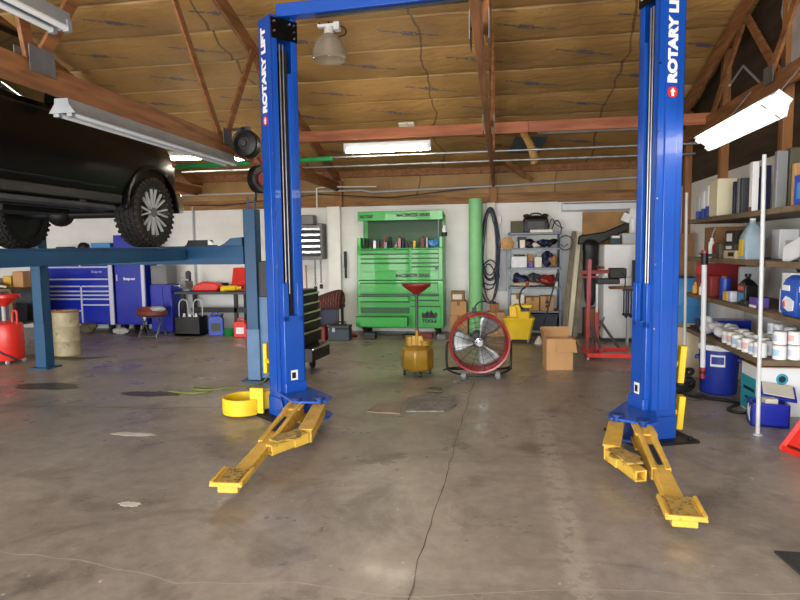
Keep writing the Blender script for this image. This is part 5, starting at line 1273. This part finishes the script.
# loose insulation and the bare metal strip under the roof
q = M(); P = [(.25,9.45,3.45),(.33,9.4,3.26),(.42,9.3,3.1),(.47,9.25,2.95),(.50,9.2,2.80),(.47,9.2,2.74)]
q.loft([[(x-w,y,z),(x-w*.3,y-.05,z+.02),(x+w*.5,y-.04,z+.01),(x+w,y+.02,z),(x+w*.3,y+.05,z)] for (x,y,z), w in zip(P, (.05,.08,.085,.08,.085,.05))])
tag(q.build('insulation_flap', 'insul_yellow', sub=2), 'torn yellow insulation flap dangling from the roof over the conduit', 'insulation')
o = struct(M().box((1.45,9.62,3.33),(1.75,.26,.012),(R(-16.7),0,0)).build(TNm('trim'), 'foil'), 'bare grey metal strip in the roof right of the torn insulation', 'trim')
o = struct(M().box((.42,9.85,3.14),(.5,.5,.012),(R(-20),0,R(14))).build(TNm('trim'), 'slate_tote'), 'bare grey metal patch behind the torn insulation', 'trim')
for k, (a, b) in enumerate((((-.02,10.3,3.05),(.42,10.55,2.72)),((.12,10.62,3.0),(.56,10.72,2.68)))):
    tag(M().bar(a, b, .03, .07).build('wood_strip', 'truss_wood'), ('upper','lower')[k]+' loose wooden strip hanging below the roof near the hose post', 'wood strip')
# foil sheet on the right gable
struct(M().prism([(5.0,2.98),(6.2,3.12),(6.5,3.75),(6.35,4.2),(5.0,4.5)], "x", 2.655, 2.67).build(TNm("trim"), "foil"), "silver foil sheet on the right gable above the lamp", "trim")
on(.46,.56,10.62,10.75,3,.22,'card','small_carton','tan carton at the back of the third shelf of the grey unit','carton')
on(.30,.44,10.64,10.8,4,.19,'grey_dark','small_carton','dark grey carton at the back of the second shelf of the grey unit','carton')
on(.62,.80,10.68,10.84,3,.24,'grey_light','small_carton','pale grey carton behind the pouch on the grey unit','carton')
# ------------------------------------------------------------------ long shelf on the right wall
t = thing('shelf_unit', 'long wooden shelf unit with white pipe posts along the right wall', 'shelf unit', (0,0,0))
SH = (1.82,1.41,1.01,.61)
def post(x, y, top):
    p = M().cyl((x,y,.012),(x-.03,y,top),.016,n=14).build('post', 'post_paint', t); M().cyl((x,y,0),(x,y,.012),.035).build('foot', 'grey_light', p)
post(2.065,5.17,2.24); post(2.07,7.16,2.12); post(2.05,3.15,2.3); post(2.672,5.17,2.2); post(2.672,7.16,2.2); post(2.672,3.15,2.2)
for k, z in enumerate(SH):
    M().bx(2.075,2.655,5.19,7.25,z-.045,z).build('shelf_board', 'shelf_wood', t, .004)
    if k < 3: M().bx(2.075,2.655,3.1,5.18,z-.045,z).build('shelf_board', 'shelf_wood', t, .004)
def it(y, x, z, w, d, h, c, name, label, cat='box', grp=None, bev=.006, extra=None):
    """box on a shelf: w along the shelf (y), d into it (x)"""
    q = M().bx(x-d/2,x+d/2,y-w/2,y+w/2,z+.001,z+.001+h)
    mats = c
    if extra:
        mats = c+' '+extra[0]
        for (y0,y1,z0,z1) in extra[1]: q.bx(x-d/2-.002,x-d/2+.001,y-w/2+w*y0,y-w/2+w*y1,z+h*z0,z+h*z1,1)
    return tag(q.build(name, mats, bev=bev), label, cat, grp)
def fbox(y, x, z, w, d, h, label, up='white_plastic', low='blue_bright', grp='boxes on the top shelf'):
    tt = thing('filter_box', label, 'box', (x,y,z+.001), 0, grp)
    M().bx(-d/2,d/2,-w/2,w/2,h*.35,h).build('box_top', up, tt, .004); M().bx(-d/2,d/2,-w/2,w/2,0,h*.35).build('box_base', low, tt, .004)
    return tt
Z1, Z2, Z3, Z4 = SH
fbox(6.98,2.17,Z1,.10,.14,.23,'blue and white filter box at the far end of the top shelf', 'grey_light','blue_bright')
fbox(6.78,2.16,Z1,.08,.14,.28,'second blue and white filter box from the far end of the top shelf')
fbox(6.62,2.15,Z1,.09,.14,.32,'blue and white filter box just left of the big cream box')
tag(M().sph((6.75*0+2.36,6.85,Z1+.2),.12,sc=(1,1.2,1.5)).jit(.01,3).build('bag_of_rags','off_white'), 'white bag behind the filter boxes on the top shelf', 'bag')
it(6.42,2.20,Z1,.24,.25,.36,'cream','cream_carton','big cream box in the middle of the top shelf','box','boxes on the top shelf',.012,None)
it(6.05,2.24,Z1,.05,.22,.30,'navy','flat_filter','navy flat carton right after the big cream box','carton','boxes on the top shelf')
it(5.95,2.24,Z1,.05,.22,.32,'grey','flat_filter','grey flat carton second after the big cream box','carton','boxes on the top shelf')
it(5.85,2.22,Z1,.05,.2,.31,'grey_dark','flat_filter','dark grey flat carton third after the big cream box','carton','boxes on the top shelf')
it(5.62,2.14,Z1,.06,.05,.42,'white_plastic','flat_filter','white upright carton with brown foot left of the shelf post','carton','boxes on the top shelf',.006,('brown_wood',((0,1,0,.1),)))
it(5.58,2.21,Z1,.07,.07,.38,'navy','flat_filter','dark navy carton just left of the shelf post','carton','boxes on the top shelf')
it(5.52,2.31,Z1,.05,.11,.34,'grey_light','flat_filter','light grey carton behind the shelf post','carton','boxes on the top shelf')
it(5.15,2.15,Z1,.05,.08,.44,'grey','flat_filter','tall grey carton just right of the shelf post','carton','boxes on the top shelf')
it(5.15,2.235,Z1,.07,.07,.46,'olive','flat_filter','tall olive sleeve right of the tall grey carton','carton','boxes on the top shelf')
it(5.05,2.23,Z1,.05,.07,.33,'card','flat_filter','tan carton in front of the tall olive sleeve','carton','boxes on the top shelf')
it(5.10,2.31,Z1,.06,.06,.44,'grey_light','flat_filter','light grey sleeve beside the blue lettered carton','carton','boxes on the top shelf')
it(5.03,2.37,Z1,.07,.08,.46,'navy','lettered_carton','tall navy carton with white block letters on the top shelf','carton','boxes on the top shelf',.006,('white_plastic',((.15,.75,.30,.42),(.15,.75,.46,.58),(.15,.75,.62,.74))))
it(4.72,2.32,Z1,.07,.3,.36,'grey_light','flat_filter','pale carton behind the small blue box','carton','boxes on the top shelf')
it(4.70,2.13,Z1,.17,.08,.21,'blue_bright','blue_carton','small blue box with pale label at the front of the top shelf','carton','boxes on the top shelf',.006,('blue_sky',((.35,.75,.2,.75),)))
it(4.56,2.28,Z1,.12,.3,.40,'white_plastic','white_carton','white carton at the right end of the top shelf','carton','boxes on the top shelf')
# second shelf
carton(2.25,2.6,6.86,7.2,Z2+.001,Z2+.32,'brown carton at the far end of the second shelf', c='card_dark')
tt = thing('grease_gun', 'red and grey grease tool at the far end of the second shelf', 'tool', (2.15,6.8,Z2+.001))
M().cyl((0,-.14,.03),(0,.1,.03),.028).build('barrel', 'red', tt); M().cyl((0,.1,.03),(.0,.22,.035),.012).build('nozzle', 'steel_dull', tt)
tt = thing('spray_can', 'white spray can with bent straw on the second shelf', 'can', (2.14,6.62,Z2+.001))
M().lathe([(0,0),(.03,0),(.03,.15),(.015,.17),(.015,.2),(0,.2)], n=16).build('can', 'white_plastic', tt); M().tube([(0,0,.2),(0,-.02,.24),(0,-.09,.30)], .005).build('straw', 'grey_light', tt)
tag(M().lathe([(0,0),(.04,0),(.04,.12),(.02,.15),(0,.15)], (2.14,6.47,Z2+.001)).build('bottle','red_dark'), 'dark red bottle beside the spray can on the second shelf', 'bottle')
it(6.33,2.16,Z2,.1,.12,.14,'olive','small_carton','yellowish dark carton on the second shelf beside the red bottle','carton')
it(6.05,2.2,Z2,.28,.18,.075,'beige','parts_box','lowest tan box under two black boxes on the second shelf','box',None,.005,('black',((.1,.6,.3,.8),)))
it(6.05,2.2,Z2+.077,.28,.18,.06,'grey_dark','parts_box','dark box in the middle of the stack on the second shelf','box',None,.005,('off_white',((.3,.8,.2,.7),)))
it(6.03,2.2,Z2+.139,.26,.18,.12,'black','parts_box','black box with white label topmost of the second shelf stack','box',None,.005,('paper',((.35,.85,.2,.8),)))
tt = thing('jug', 'big clear plastic jug with yellow label on the second shelf', 'jug', (2.18,5.72,Z2+.001)); tt.scale = (.66,.66,.98)
M().loft([[(x,y,z) for x,y in ((-w+.02,-w),(w-.02,-w),(w,-w+.02),(w,w-.02),(w-.02,w),(-w+.02,w),(-w,w-.02),(-w,-w+.02))] for w, z in ((.115,0),(.12,.02),(.12,.2),(.06,.30),(.035,.32),(.035,.345))]).build('jug_body', 'poly', tt); M().cyl((0,0,.345),(0,0,.365),.036).build('cap', 'white_plastic', tt)
M().bx(-.123,-.1195,-.03,.11,.03,.18).build('label', 'yellow_clean', tt)
it(5.32,2.4,Z2,.12,.2,.16,'grey_light','small_carton','pale carton behind the shelf post on the second shelf','carton')
tt = tag(M().box((2.20,4.98,Z2+.09),(.02,.34,.16),(R(-18),R(10),0)).build('paper_sack','paper',bev=.01), 'white folded paper sack leaning on the second shelf', 'paper sack')
it(4.92,2.42,Z2,.38,.04,.30,'white_plastic','picture_frame','white framed panel standing behind the paper sack','frame',None,.006,('grey_light',((.12,.88,.12,.88),)))
it(4.80,2.36,Z2,.20,.03,.24,'grey_light','picture_frame','smaller grey framed panel before the white framed panel','frame',None,.006,('white_plastic',((.12,.88,.1,.9),)))
it(4.60,2.2,Z2,.17,.2,.29,'blue_sky','blue_carton','blue printed box at the right end of the second shelf','box',None,.006,('navy',((0,1,.7,1),)))
# third shelf
def bot(y, x, z, r, h, c, label, name='bottle', neck=.4, cap=None):
    tt = thing(name, label, 'bottle', (x,y,z+.001))
    M().lathe([(0,0),(r,0),(r,h*.68),(r*neck,h*.84),(r*neck,h*.92),(0,h*.92)], n=20).build('body', c, tt)
    M().cyl((0,0,h*.92),(0,0,h),r*neck*1.1).build('cap', cap or c, tt)
    return tt
bot(7.06,2.13,Z3,.03,.12,'yellow','yellowish small bottle at the far end of the third shelf')
it(6.82,2.3,Z3,.1,.1,.20,'off_white','small_carton','white carton at the far end of the third shelf','carton')
it(6.88,2.24,Z3,.12,.10,.15,'orange','small_carton','orange carton left of the white pole on the third shelf','carton')
bot(6.80,2.12,Z3,.032,.12,'white_plastic','small white bottle left of the white pole','bottle',.5)
it(7.0,2.36,Z3,.2,.44,.33,'red','red_case','wide red case at the back of the third shelf','case',None,.02,('red_bright',((.0,1,.65,.95),)))
it(6.56,2.16,Z3,.10,.11,.22,'red_dark','red_can','dark red rectangular can right of the white pole','can',None,.012)
tag(M().cyl((2.2,6.38,Z3+.001),(2.2,6.38,Z3+.20),.05).build('tin', 'blue_bright'), 'blue round tin behind the yellow box on the third shelf', 'tin')
it(6.10,2.14,Z3,.10,.08,.09,'yellow','small_carton','small yellow carton on the third shelf','carton')
it(5.99,2.14,Z3,.08,.08,.10,'tool_trim','small_carton','pale blue carton left of the black oil bottle','carton')
it(6.42,2.45,Z3,.1,.1,.26,'brown_wood','small_carton','brown upright carton at the back of the third shelf','carton')
it(6.18,2.36,Z3,.05,.22,.32,'grey_light','backing_panel','pale panel standing behind the black oil bottle','panel')
tt = thing('oil_bottle', 'black oil bottle with red and blue label on the third shelf', 'bottle', (2.18,5.78,Z3+.001))
M().loft([[(x,y,z) for x,y in ((-w*.6,-w),(w*.6,-w),(w*.6,w),(-w*.6,w))] for w, z in ((.085,0),(.09,.02),(.09,.17),(.045,.215),(.025,.22),(.025,.245))]).build('body', 'oil_bottle', tt, .008)
M().cyl((0,0,.245),(0,0,.27),.026).build('cap', 'black', tt)
M().bx(-.056,-.0535,-.06,.06,.02,.10).build('label', 'blue_sky', tt); M().bx(-.056,-.0535,-.06,.06,.125,.16).build('label', 'red_bright', tt)
it(5.62,2.13,Z3,.1,.1,.05,'black','small_carton','low black carton right of the black oil bottle','carton')
it(5.48,2.16,Z3,.14,.1,.085,'purple','small_carton','purple and white carton left of the shelf post','carton',None,.006,('white_plastic',((0,1,0,.25),)))
tt = thing('hose_clamp_rack', 'dark wire rack of fittings at the back of the third shelf', 'rack', (2.5,5.45,Z3+.001))
q = M()
for yy in (-.12,0,.12): q.cyl((0,yy,0),(0,yy,.33),.005)
for k in range(4): q.tube([(-.02,-.12,.04+.08*k),(-.05,-.04,.08+.08*k),(-.03,.05,.05+.08*k),(-.03,.12,.09+.08*k)], .007, smooth=2); q.sph((-.04,.08-.05*k,.06+.07*k),.022)
q.bx(-.0,.01,-.13,.13,0,.01); q.bx(0,.01,-.13,.13,.32,.33); q.build('wire_rack', 'navy', tt)
it(5.01,2.22,Z3,.16,.14,.19,'paper','white_carton','lower white carton right of the shelf post on the third shelf','carton')
it(5.03,2.24,Z3+.193,.15,.14,.12,'white_plastic','white_carton','white carton stacked on the lower white carton','carton')
it(4.88,2.40,Z3,.26,.14,.31,'orange','orange_carton','orange carton behind the blue wipes pack','carton',None,.008,('off_white',((.3,.7,.75,.92),)))
def pack(y, x, label):
    tt = thing('wipes_pack', label, 'pack', (x,y,Z3+.001))
    M().loft([[(a,b,z) for a,b in ((-d,-w),(0,-w*1.04),(d,-w),(d,w),(0,w*1.04),(-d,w))] for w, d, z in ((.105,.06,0),(.125,.075,.04),(.125,.075,.2),(.11,.05,.27),(.10,.012,.30))]).build('bag', 'blue_pack', tt, .01)
    q = M(); q.prism([(-.09,.05),(-.02,.04),(.04,.06),(.07,.11),(.02,.15),(-.04,.14),(-.1,.12)], 'x', -.082, -.076); q.build('print', 'paper', tt)
    M().bx(-.082,-.076,-.03,.08,.19,.23).build('print', 'white_plastic', tt)
    q = M(); q.prism([(.02,.07),(.05,.075),(.06,.1),(.03,.12)], 'x', -.085, -.082); q.build('print', 'orange', tt)
pack(4.80,2.16,'blue plastic wipes pack at the front of the third shelf')
pack(4.54,2.16,'blue plastic wipes pack cut off at the right edge of the photo')
it(5.85,2.50,Z2,.16,.16,.26,'white_plastic','white_carton','white carton behind the clear jug on the second shelf','carton')
it(6.6,2.42,Z2,.2,.2,.2,'slate_tote','small_carton','slate carton behind the spray can on the second shelf','carton')
it(6.2,2.42,Z3+.0,.10,.0001+.1,.24,'off_white','small_carton','off-white carton at the back of the third shelf','carton') if False else None
it(4.62,2.42,Z3,.2,.16,.30,'navy','small_carton','navy carton behind the wipes packs on the third shelf','carton')
it(5.06,2.45,Z3,.14,.14,.26,'grey_light','small_carton','pale grey carton behind the stacked white cartons','carton')
it(4.45,2.45,Z1,.1,.3,.42,'blue_bright','flat_filter','blue carton at the near end of the top shelf','carton','boxes on the top shelf')
# fourth shelf
it(7.0,2.3,Z4,.4,.35,.03,'black','flat_tray','flat dark tray at the far end of the lowest shelf','tray')
it(7.02,2.3,Z4+.032,.3,.25,.03,'card_dark','flat_tray','brown flat tray on the dark tray of the lowest shelf','tray')
it(6.93,2.17,Z4+.032,.1,.12,.10,'navy','small_carton','navy carton left of the long blue box on the lowest shelf','carton')
it(6.72,2.36,Z4,.22,.36,.15,'tool_blue','blue_carton','long blue carton at the back of the lowest shelf','carton',None,.012,('white_plastic',((.2,.7,.1,.7),)))
lump('plastic_wrap', (2.2,6.38,Z4+.065), .11, (1.0,2.2,.6), 'paper', 'crumpled clear plastic wrap on the lowest shelf', 'wrap', 21, .03)
lump('plastic_wrap', (2.16,6.62,Z4+.05), .07, (1.0,1.6,.7), 'grey_light', 'grey crumpled bag at the front of the lowest shelf', 'bag', 22, .03)
can0 = None
mm('label_blue', '#9fc4dc', .5); mm('label_pink', '#dcb4b0', .5)
def can(x, y, z, r, h, label, blue=False):
    tt = thing('paint_can', label, 'can', (x,y,z+.001), 0, 'white cans on the lowest shelf')
    tt.scale = (r/.05, r/.05, h/.12)
    global can0
    if can0 is None:
        me1 = M().lathe([(0,0),(.05,0),(.05,.112),(.047,.114),(.0,.114)], n=20); me2 = M().lathe([(0,.1145),(.044,.1145),(.044,.1205),(.0,.1205)], n=20); me3 = M().ring([(.0505,.03),(.0512,.03),(.0512,.085),(.0505,.085)], (0,0,0), 20, 0, None, R(120), R(245))
        can0 = (me1.mesh('can_body', ['white_plastic']), me2.mesh('can_lid', ['off_white']), me3.mesh('can_label', ['tool_trim']), me3.mesh('can_label', ['label_blue']), me3.mesh('can_label', ['label_pink']))
    for nm, me in (('can_body',can0[0]),('can_lid',can0[1]),('can_label',can0[2+blue])):
        c = bpy.data.objects.new(nm, me); COL.objects.link(c); c.parent = tt
    return tt
ORD = ['nearest','second nearest','third nearest','fourth nearest','fifth nearest','sixth nearest','seventh nearest','eighth nearest','ninth nearest','tenth nearest']
yy = 5.35
for k, (x, r, h) in enumerate(((2.13,.052,.125),(2.135,.04,.10),(2.13,.05,.12),(2.13,.045,.09),(2.135,.05,.115),(2.14,.05,.12),(2.13,.038,.11))):
    can(x, yy, Z4, r, h, 'front row white can on the lowest shelf, %s to the post' % ORD[k], k % 3); yy += r*2+.03
# the row across the near end of the shelf
for k, (x, up) in enumerate(((2.24,1),(2.35,1),(2.46,1),(2.57,1))):
    can(x, 5.26, Z4, .05, .115, 'lower white can at the near end of the lowest shelf, %s from the post' % ('first','second','third','last')[k], (k == 0)*1)
    can(x, 5.265, Z4+.123, .05, .105, 'stacked white can at the near end of the lowest shelf, %s from the post' % ('first','second','third','last')[k], (k == 1)*2)
yy = 5.45
for k in range(8):
    can(2.25, yy, Z4, .048, .12+.01*(k % 3), 'second row white can on the lowest shelf, %s to the post' % ORD[k], (k % 4 == 1)*2); yy += .115
yy = 5.43
for k in range(5):
    can(2.39, yy, Z4, .048, .13, 'back row white can on the lowest shelf, %s to the post' % ORD[k]); 
    if k in (0,2,3): can(2.39, yy+.005, Z4+.138, .045, .10, 'white can stacked on the back row of the lowest shelf, %s to the post' % ('nearest' if k == 0 else 'second' if k == 2 else 'third'))
    yy += .105
# pole hooked on the second shelf
tt = thing('support_pole', 'white pole with red and black ends hooked on the front of the shelf', 'pole', (1.99,6.30,.22))
M().cyl((0.0,0,.10),(-.03,-.05,1.14),.024,n=16).build('tube', 'lamp_white', tt)
M().cyl((0,0,0),(0,0,.05),.026).cyl((0,0,.075),(0,0,.11),.030).build('foot_grip', 'red', tt); M().cyl((0,0,.05),(0,0,.075),.027).build('foot_collar', 'black', tt)
M().cyl((-.03,-.05,1.13),(-.032,-.052,1.24),.033).bx(-.0,.075,-.06,-.03,1.205,1.235).build('clamp', 'black', tt); M().cyl((-.032,-.052,1.24),(-.033,-.053,1.27),.03).bar((-.033,-.053,1.15),(-.033,.12,1.15),.03,.035).build('head', 'red', tt)

# ------------------------------------------------------------------ floor under the shelf
t = thing('water_cooler', 'blue barrel water cooler with white lid under the long shelf', 'cooler', (2.26,6.66,0))
M().lathe([(0,0),(.165,0),(.175,.02),(.19,.42),(.19,.46),(0,.46)], n=36).build('barrel', 'blue_cooler', t)
M().lathe([(0,.461),(.2,.461),(.205,.48),(.2,.515),(.15,.52),(0,.52)], n=36).build('lid', 'white_plastic', t)
q = M(); q.xf(Matrix.Identity(4)); q.ring([(.191,.30),(.197,.30),(.197,.42),(.191,.42)], (0,0,0), 12, 0, None, R(228), R(268)); q.build('badge_frame', 'white_plastic', t)
q = M(); q.ring([(.196,.325),(.199,.325),(.199,.40),(.196,.40)], (0,0,0), 12, 0, None, R(231), R(265)); q.build('badge', 'blue_cooler', t)
for a in (R(150),R(330)):
    q = M(); c, s = .2*math.cos(a), .2*math.sin(a); q.box((c,s,.36),(.05,.1,.04),(0,0,a)); q.build('handle', 'blue_cooler', t, .01)
t = thing('trash_bin', 'beige round bin behind the right blue column', 'bin', (2.28,7.62,0))
M().lathe([(0,0),(.2,0),(.235,.55),(.245,.55),(.245,.575),(.225,.575),(.19,.02),(0,.02)], n=32).build('bin_body', 'beige', t); M().lathe([(0,.50),(.22,.50),(.22,.515),(0,.515)], n=32).build('bag_rim', 'olive', t)
t = thing('drum', 'tall teal blue drum in the corner behind the beige bin', 'drum', (2.32,8.35,0))
M().lathe([(0,0),(.28,0),(.28,.3),(.29,.32),(.28,.34),(.28,.75),(.29,.77),(.28,.79),(.28,1.1),(.29,1.12),(.0,1.12)], n=36).build('shell', 'blue_sky', t); M().lathe([(0,1.121),(.2,1.121),(.2,1.13),(0,1.13)], n=24).build('lid', 'navy', t)
cbox('cardboard_sheet', 2.05,2.6,8.75,8.8,0,1.7,'card_dark','tall brown cardboard sheet leaning behind the teal blue drum','cardboard sheet')
q = M(); r3 = random.Random(5)
for k in range(9):
    cx, cy, z = 1.88+r3.uniform(-.04,.04), 6.72+r3.uniform(-.14,.14), .03+.024*k; rx = r3.uniform(.12,.17)
    q.tube([(cx+rx*math.cos(2*PI*i/18)*.8, cy+rx*math.sin(2*PI*i/18)*1.1, z+.02*math.sin(4*PI*i/18+k)) for i in range(18)], .02, 8, closed=True)
tag(q.build('hose_pile', 'rubber'), 'coiled pile of black hoses on the floor beside the blue cooler', 'hoses')
tag(M().tube([(1.75,6.6,.016),(2.0,6.3,.016),(2.25,6.2,.016),(2.4,5.95,.016),(2.2,5.75,.016),(2.05,5.85,.016),(2.2,6.05,.016),(2.38,6.2,.016)], .013, smooth=3).build('air_hose','black'), 'black hose looped on the floor before the white teal box', 'hose')
tag(M().tube([(1.65,6.5,.012),(1.9,6.2,.012),(2.1,6.4,.012),(1.95,6.55,.012),(2.3,6.3,.012)], .011, smooth=3).build('air_hose','grey_dark'), 'grey hose lying on the floor in front of the blue cooler', 'hose')
bot(6.36,2.5,0,.04,.16,'off_white','white bottle with red cap on the floor right of the blue cooler','bottle',.5,'red_dark')
bot(6.28,2.42,0,.035,.15,'red_dark','dark red bottle on the floor right of the blue cooler','bottle',.5,'black')
t = thing('cardboard_box', 'white carton with teal side and round mark under the long shelf', 'box', (2.46,5.92,0))
M().bx(-.19,.19,-.17,.17,0,.44).build('carton', 'white_plastic', t, .004)
M().bx(-.1925,-.19,-.165,.165,.02,.33).build('side_print', 'teal', t); M().bx(-.194,-.1925,-.14,.1,.2,.23).bx(-.194,-.1925,-.14,.06,.12,.14).build('print_line', 'navy', t)
M().cyl((.02,-.1705,.34),(.02,-.173,.34),.05,n=28).build('round_mark', 'teal', t); M().cyl((.02,-.173,.34),(.02,-.1745,.34),.03,n=20).build('round_mark_center', 'navy', t)
M().bx(-.19,.19,-.17,.17,.4405,.448).build('top_flap', 'card', t)
t = thing('ice_chest', 'small blue ice chest with its white lid open under the long shelf', 'ice chest', (2.27,5.50,0), R(-12))
q = M(); w, d, h = .145, .11, .2
q.bx(-w,w,-d,-d+.025,0,h); q.bx(-w,w,d-.025,d,0,h); q.bx(-w,-w+.025,-d,d,0,h); q.bx(w-.025,w,-d,d,0,h); q.bx(-w,w,-d,d,0,.03); q.build('body', 'tool_blue', t, .008)
q = M(); q.ring([(.012,0),(.03,0),(.03,.003),(.012,.003)],(0,0,0),16); q.xf(Matrix.Translation((-w-.001,.0,.1)) @ Matrix.Rotation(R(-90),4,'Y')); q.build('print', 'white_plastic', t)
q = M(); q.prism([(-.08,.04),(0,.07),(.06,.12),(.02,.17),(-.02,.13),(-.09,.17),(-.06,.10)], 'x', -w-.003, -w-.0005); q.build('print', 'white_plastic', t)
q = M(); q.box((.10,.165,.25),(.28,.025,.20),(R(-62),R(8),0)); ld = q.build('lid', 'tool_blue', t, .01); q = M(); q.box((.10,.155,.268),(.24,.012,.16),(R(-62),R(8),0)); q.build('lid_liner', 'off_white', ld, .006)
tag(M().bx(2.23,2.33,5.45,5.54,.032,.23).build('small_carton','off_white',bev=.006), 'white carton sitting inside the open blue ice chest', 'carton')
# red jack stand
def jack(x, y, rz, label):
    t = thing('jack_stand', label, 'jack stand', (x,y,0), rz)
    for sx in (-1,1):
        for sy in (-1,1): q = M(); q.bar((sx*.15,sy*.15,.01),(sx*.035,sy*.035,.32),.035,.035); q.build('leg', 'red_bright', t, .003)
    q = M()
    for a, b in (((-.15,-.15),(.15,-.15)),((.15,-.15),(.15,.15)),((.15,.15),(-.15,.15)),((-.15,.15),(-.15,-.15))): q.bar((a[0],a[1],.02),(b[0],b[1],.02),.02,.04)
    for s in (-1,1):
        q.prism([(-.13,.05),(.13,.05),(.06,.24),(-.06,.24)], 'y', *sorted((s*.118,s*.10))) if False else None
    q.build('base_frame', 'red_bright', t, .003)
    q = M(); q.lathe([(.03,.26),(.055,.28),(.055,.34),(.03,.35),(0,.35)], n=16); q.build('collar', 'red_bright', t)
    q = M(); q.cyl((0,0,.3),(0,0,.42),.02); q.box((0,0,.43),(.1,.05,.025)); q.build('saddle', 'steel_dull', t)
    for k in range(4):
        a = PI/2*k; q = M(); q.prism([(-.13,.04),(.13,.04),(.045,.28),(-.045,.28)], 'y', -.004, .004); q.xf(Matrix.Rotation(a,4,'Z') @ Matrix.Translation((0,-.095,0)) @ Matrix.Rotation(R(-19),4,'X') @ Matrix.Translation((0,-.045,0))); q.build('side_plate', 'red_bright', t)
    return t
jack(2.28,4.72,R(20),'red jack stand on the floor at the right edge below the shelves')

# ------------------------------------------------------------------ light
w = bpy.data.worlds.new('sky'); SC.world = w; w.use_nodes = True; nt = w.node_tree
sky = nt.nodes.new('ShaderNodeTexSky'); sky.sky_type = 'NISHITA'; sky.sun_elevation = R(50); sky.sun_rotation = R(20); sky.sun_disc = False
bg = nt.nodes['Background']; bg.inputs['Strength'].default_value = .22
nt.links.new(sky.outputs['Color'], bg.inputs['Color'])
def area(name, loc, rot, sx, sy, power, col=(1,1,1)):
    l = bpy.data.lights.new(name, 'AREA'); l.shape = 'RECTANGLE'; l.size = sx; l.size_y = sy; l.energy = power; l.color = col
    o = bpy.data.objects.new(name, l); COL.objects.link(o); o.location = loc; o.rotation_euler = rot
# daylight through the three bay doors in the front wall
for x, wd in ((-8.6,3.9),(-4.1,3.9),(.4,3.9)):
    area('bay_door_daylight', (x,-3.1,1.65), (R(90),0,0), wd, 3.2, DAY, (1.0,.98,.95))
# rows of shop lights under the front roof slope and bays
for x, y in ((-6.9,5.6),(-1.55,1.2),(-6.9,1.2),(-1.6,4.0)) if True else ():
    pass

cam = bpy.data.cameras.new('camera'); cam.sensor_width = 36; cam.lens = 27; cam.clip_start = .05
co = bpy.data.objects.new('camera', cam); COL.objects.link(co)
yaw, pit, rol = R(9.5), R(4.95), R(-.75)
co.matrix_world = Matrix.Translation((0,0,1.55)) @ Matrix.Rotation(yaw,4,'Z') @ Matrix.Rotation(PI/2-pit,4,'X') @ Matrix.Rotation(rol,4,'Z')
SC.camera = co
SC.view_settings.view_transform = 'Standard'; SC.view_settings.look = 'None'; SC.view_settings.gamma = 1; SC.view_settings.use_curve_mapping = False
SC.view_settings.exposure = EXPO
SC.cycles.max_bounces = 10; SC.cycles.diffuse_bounces = 6; SC.cycles.sample_clamp_indirect = 8
try:
    SC.cycles.use_denoising = True; SC.cycles.denoiser = 'OPENIMAGEDENOISE'
except Exception: pass
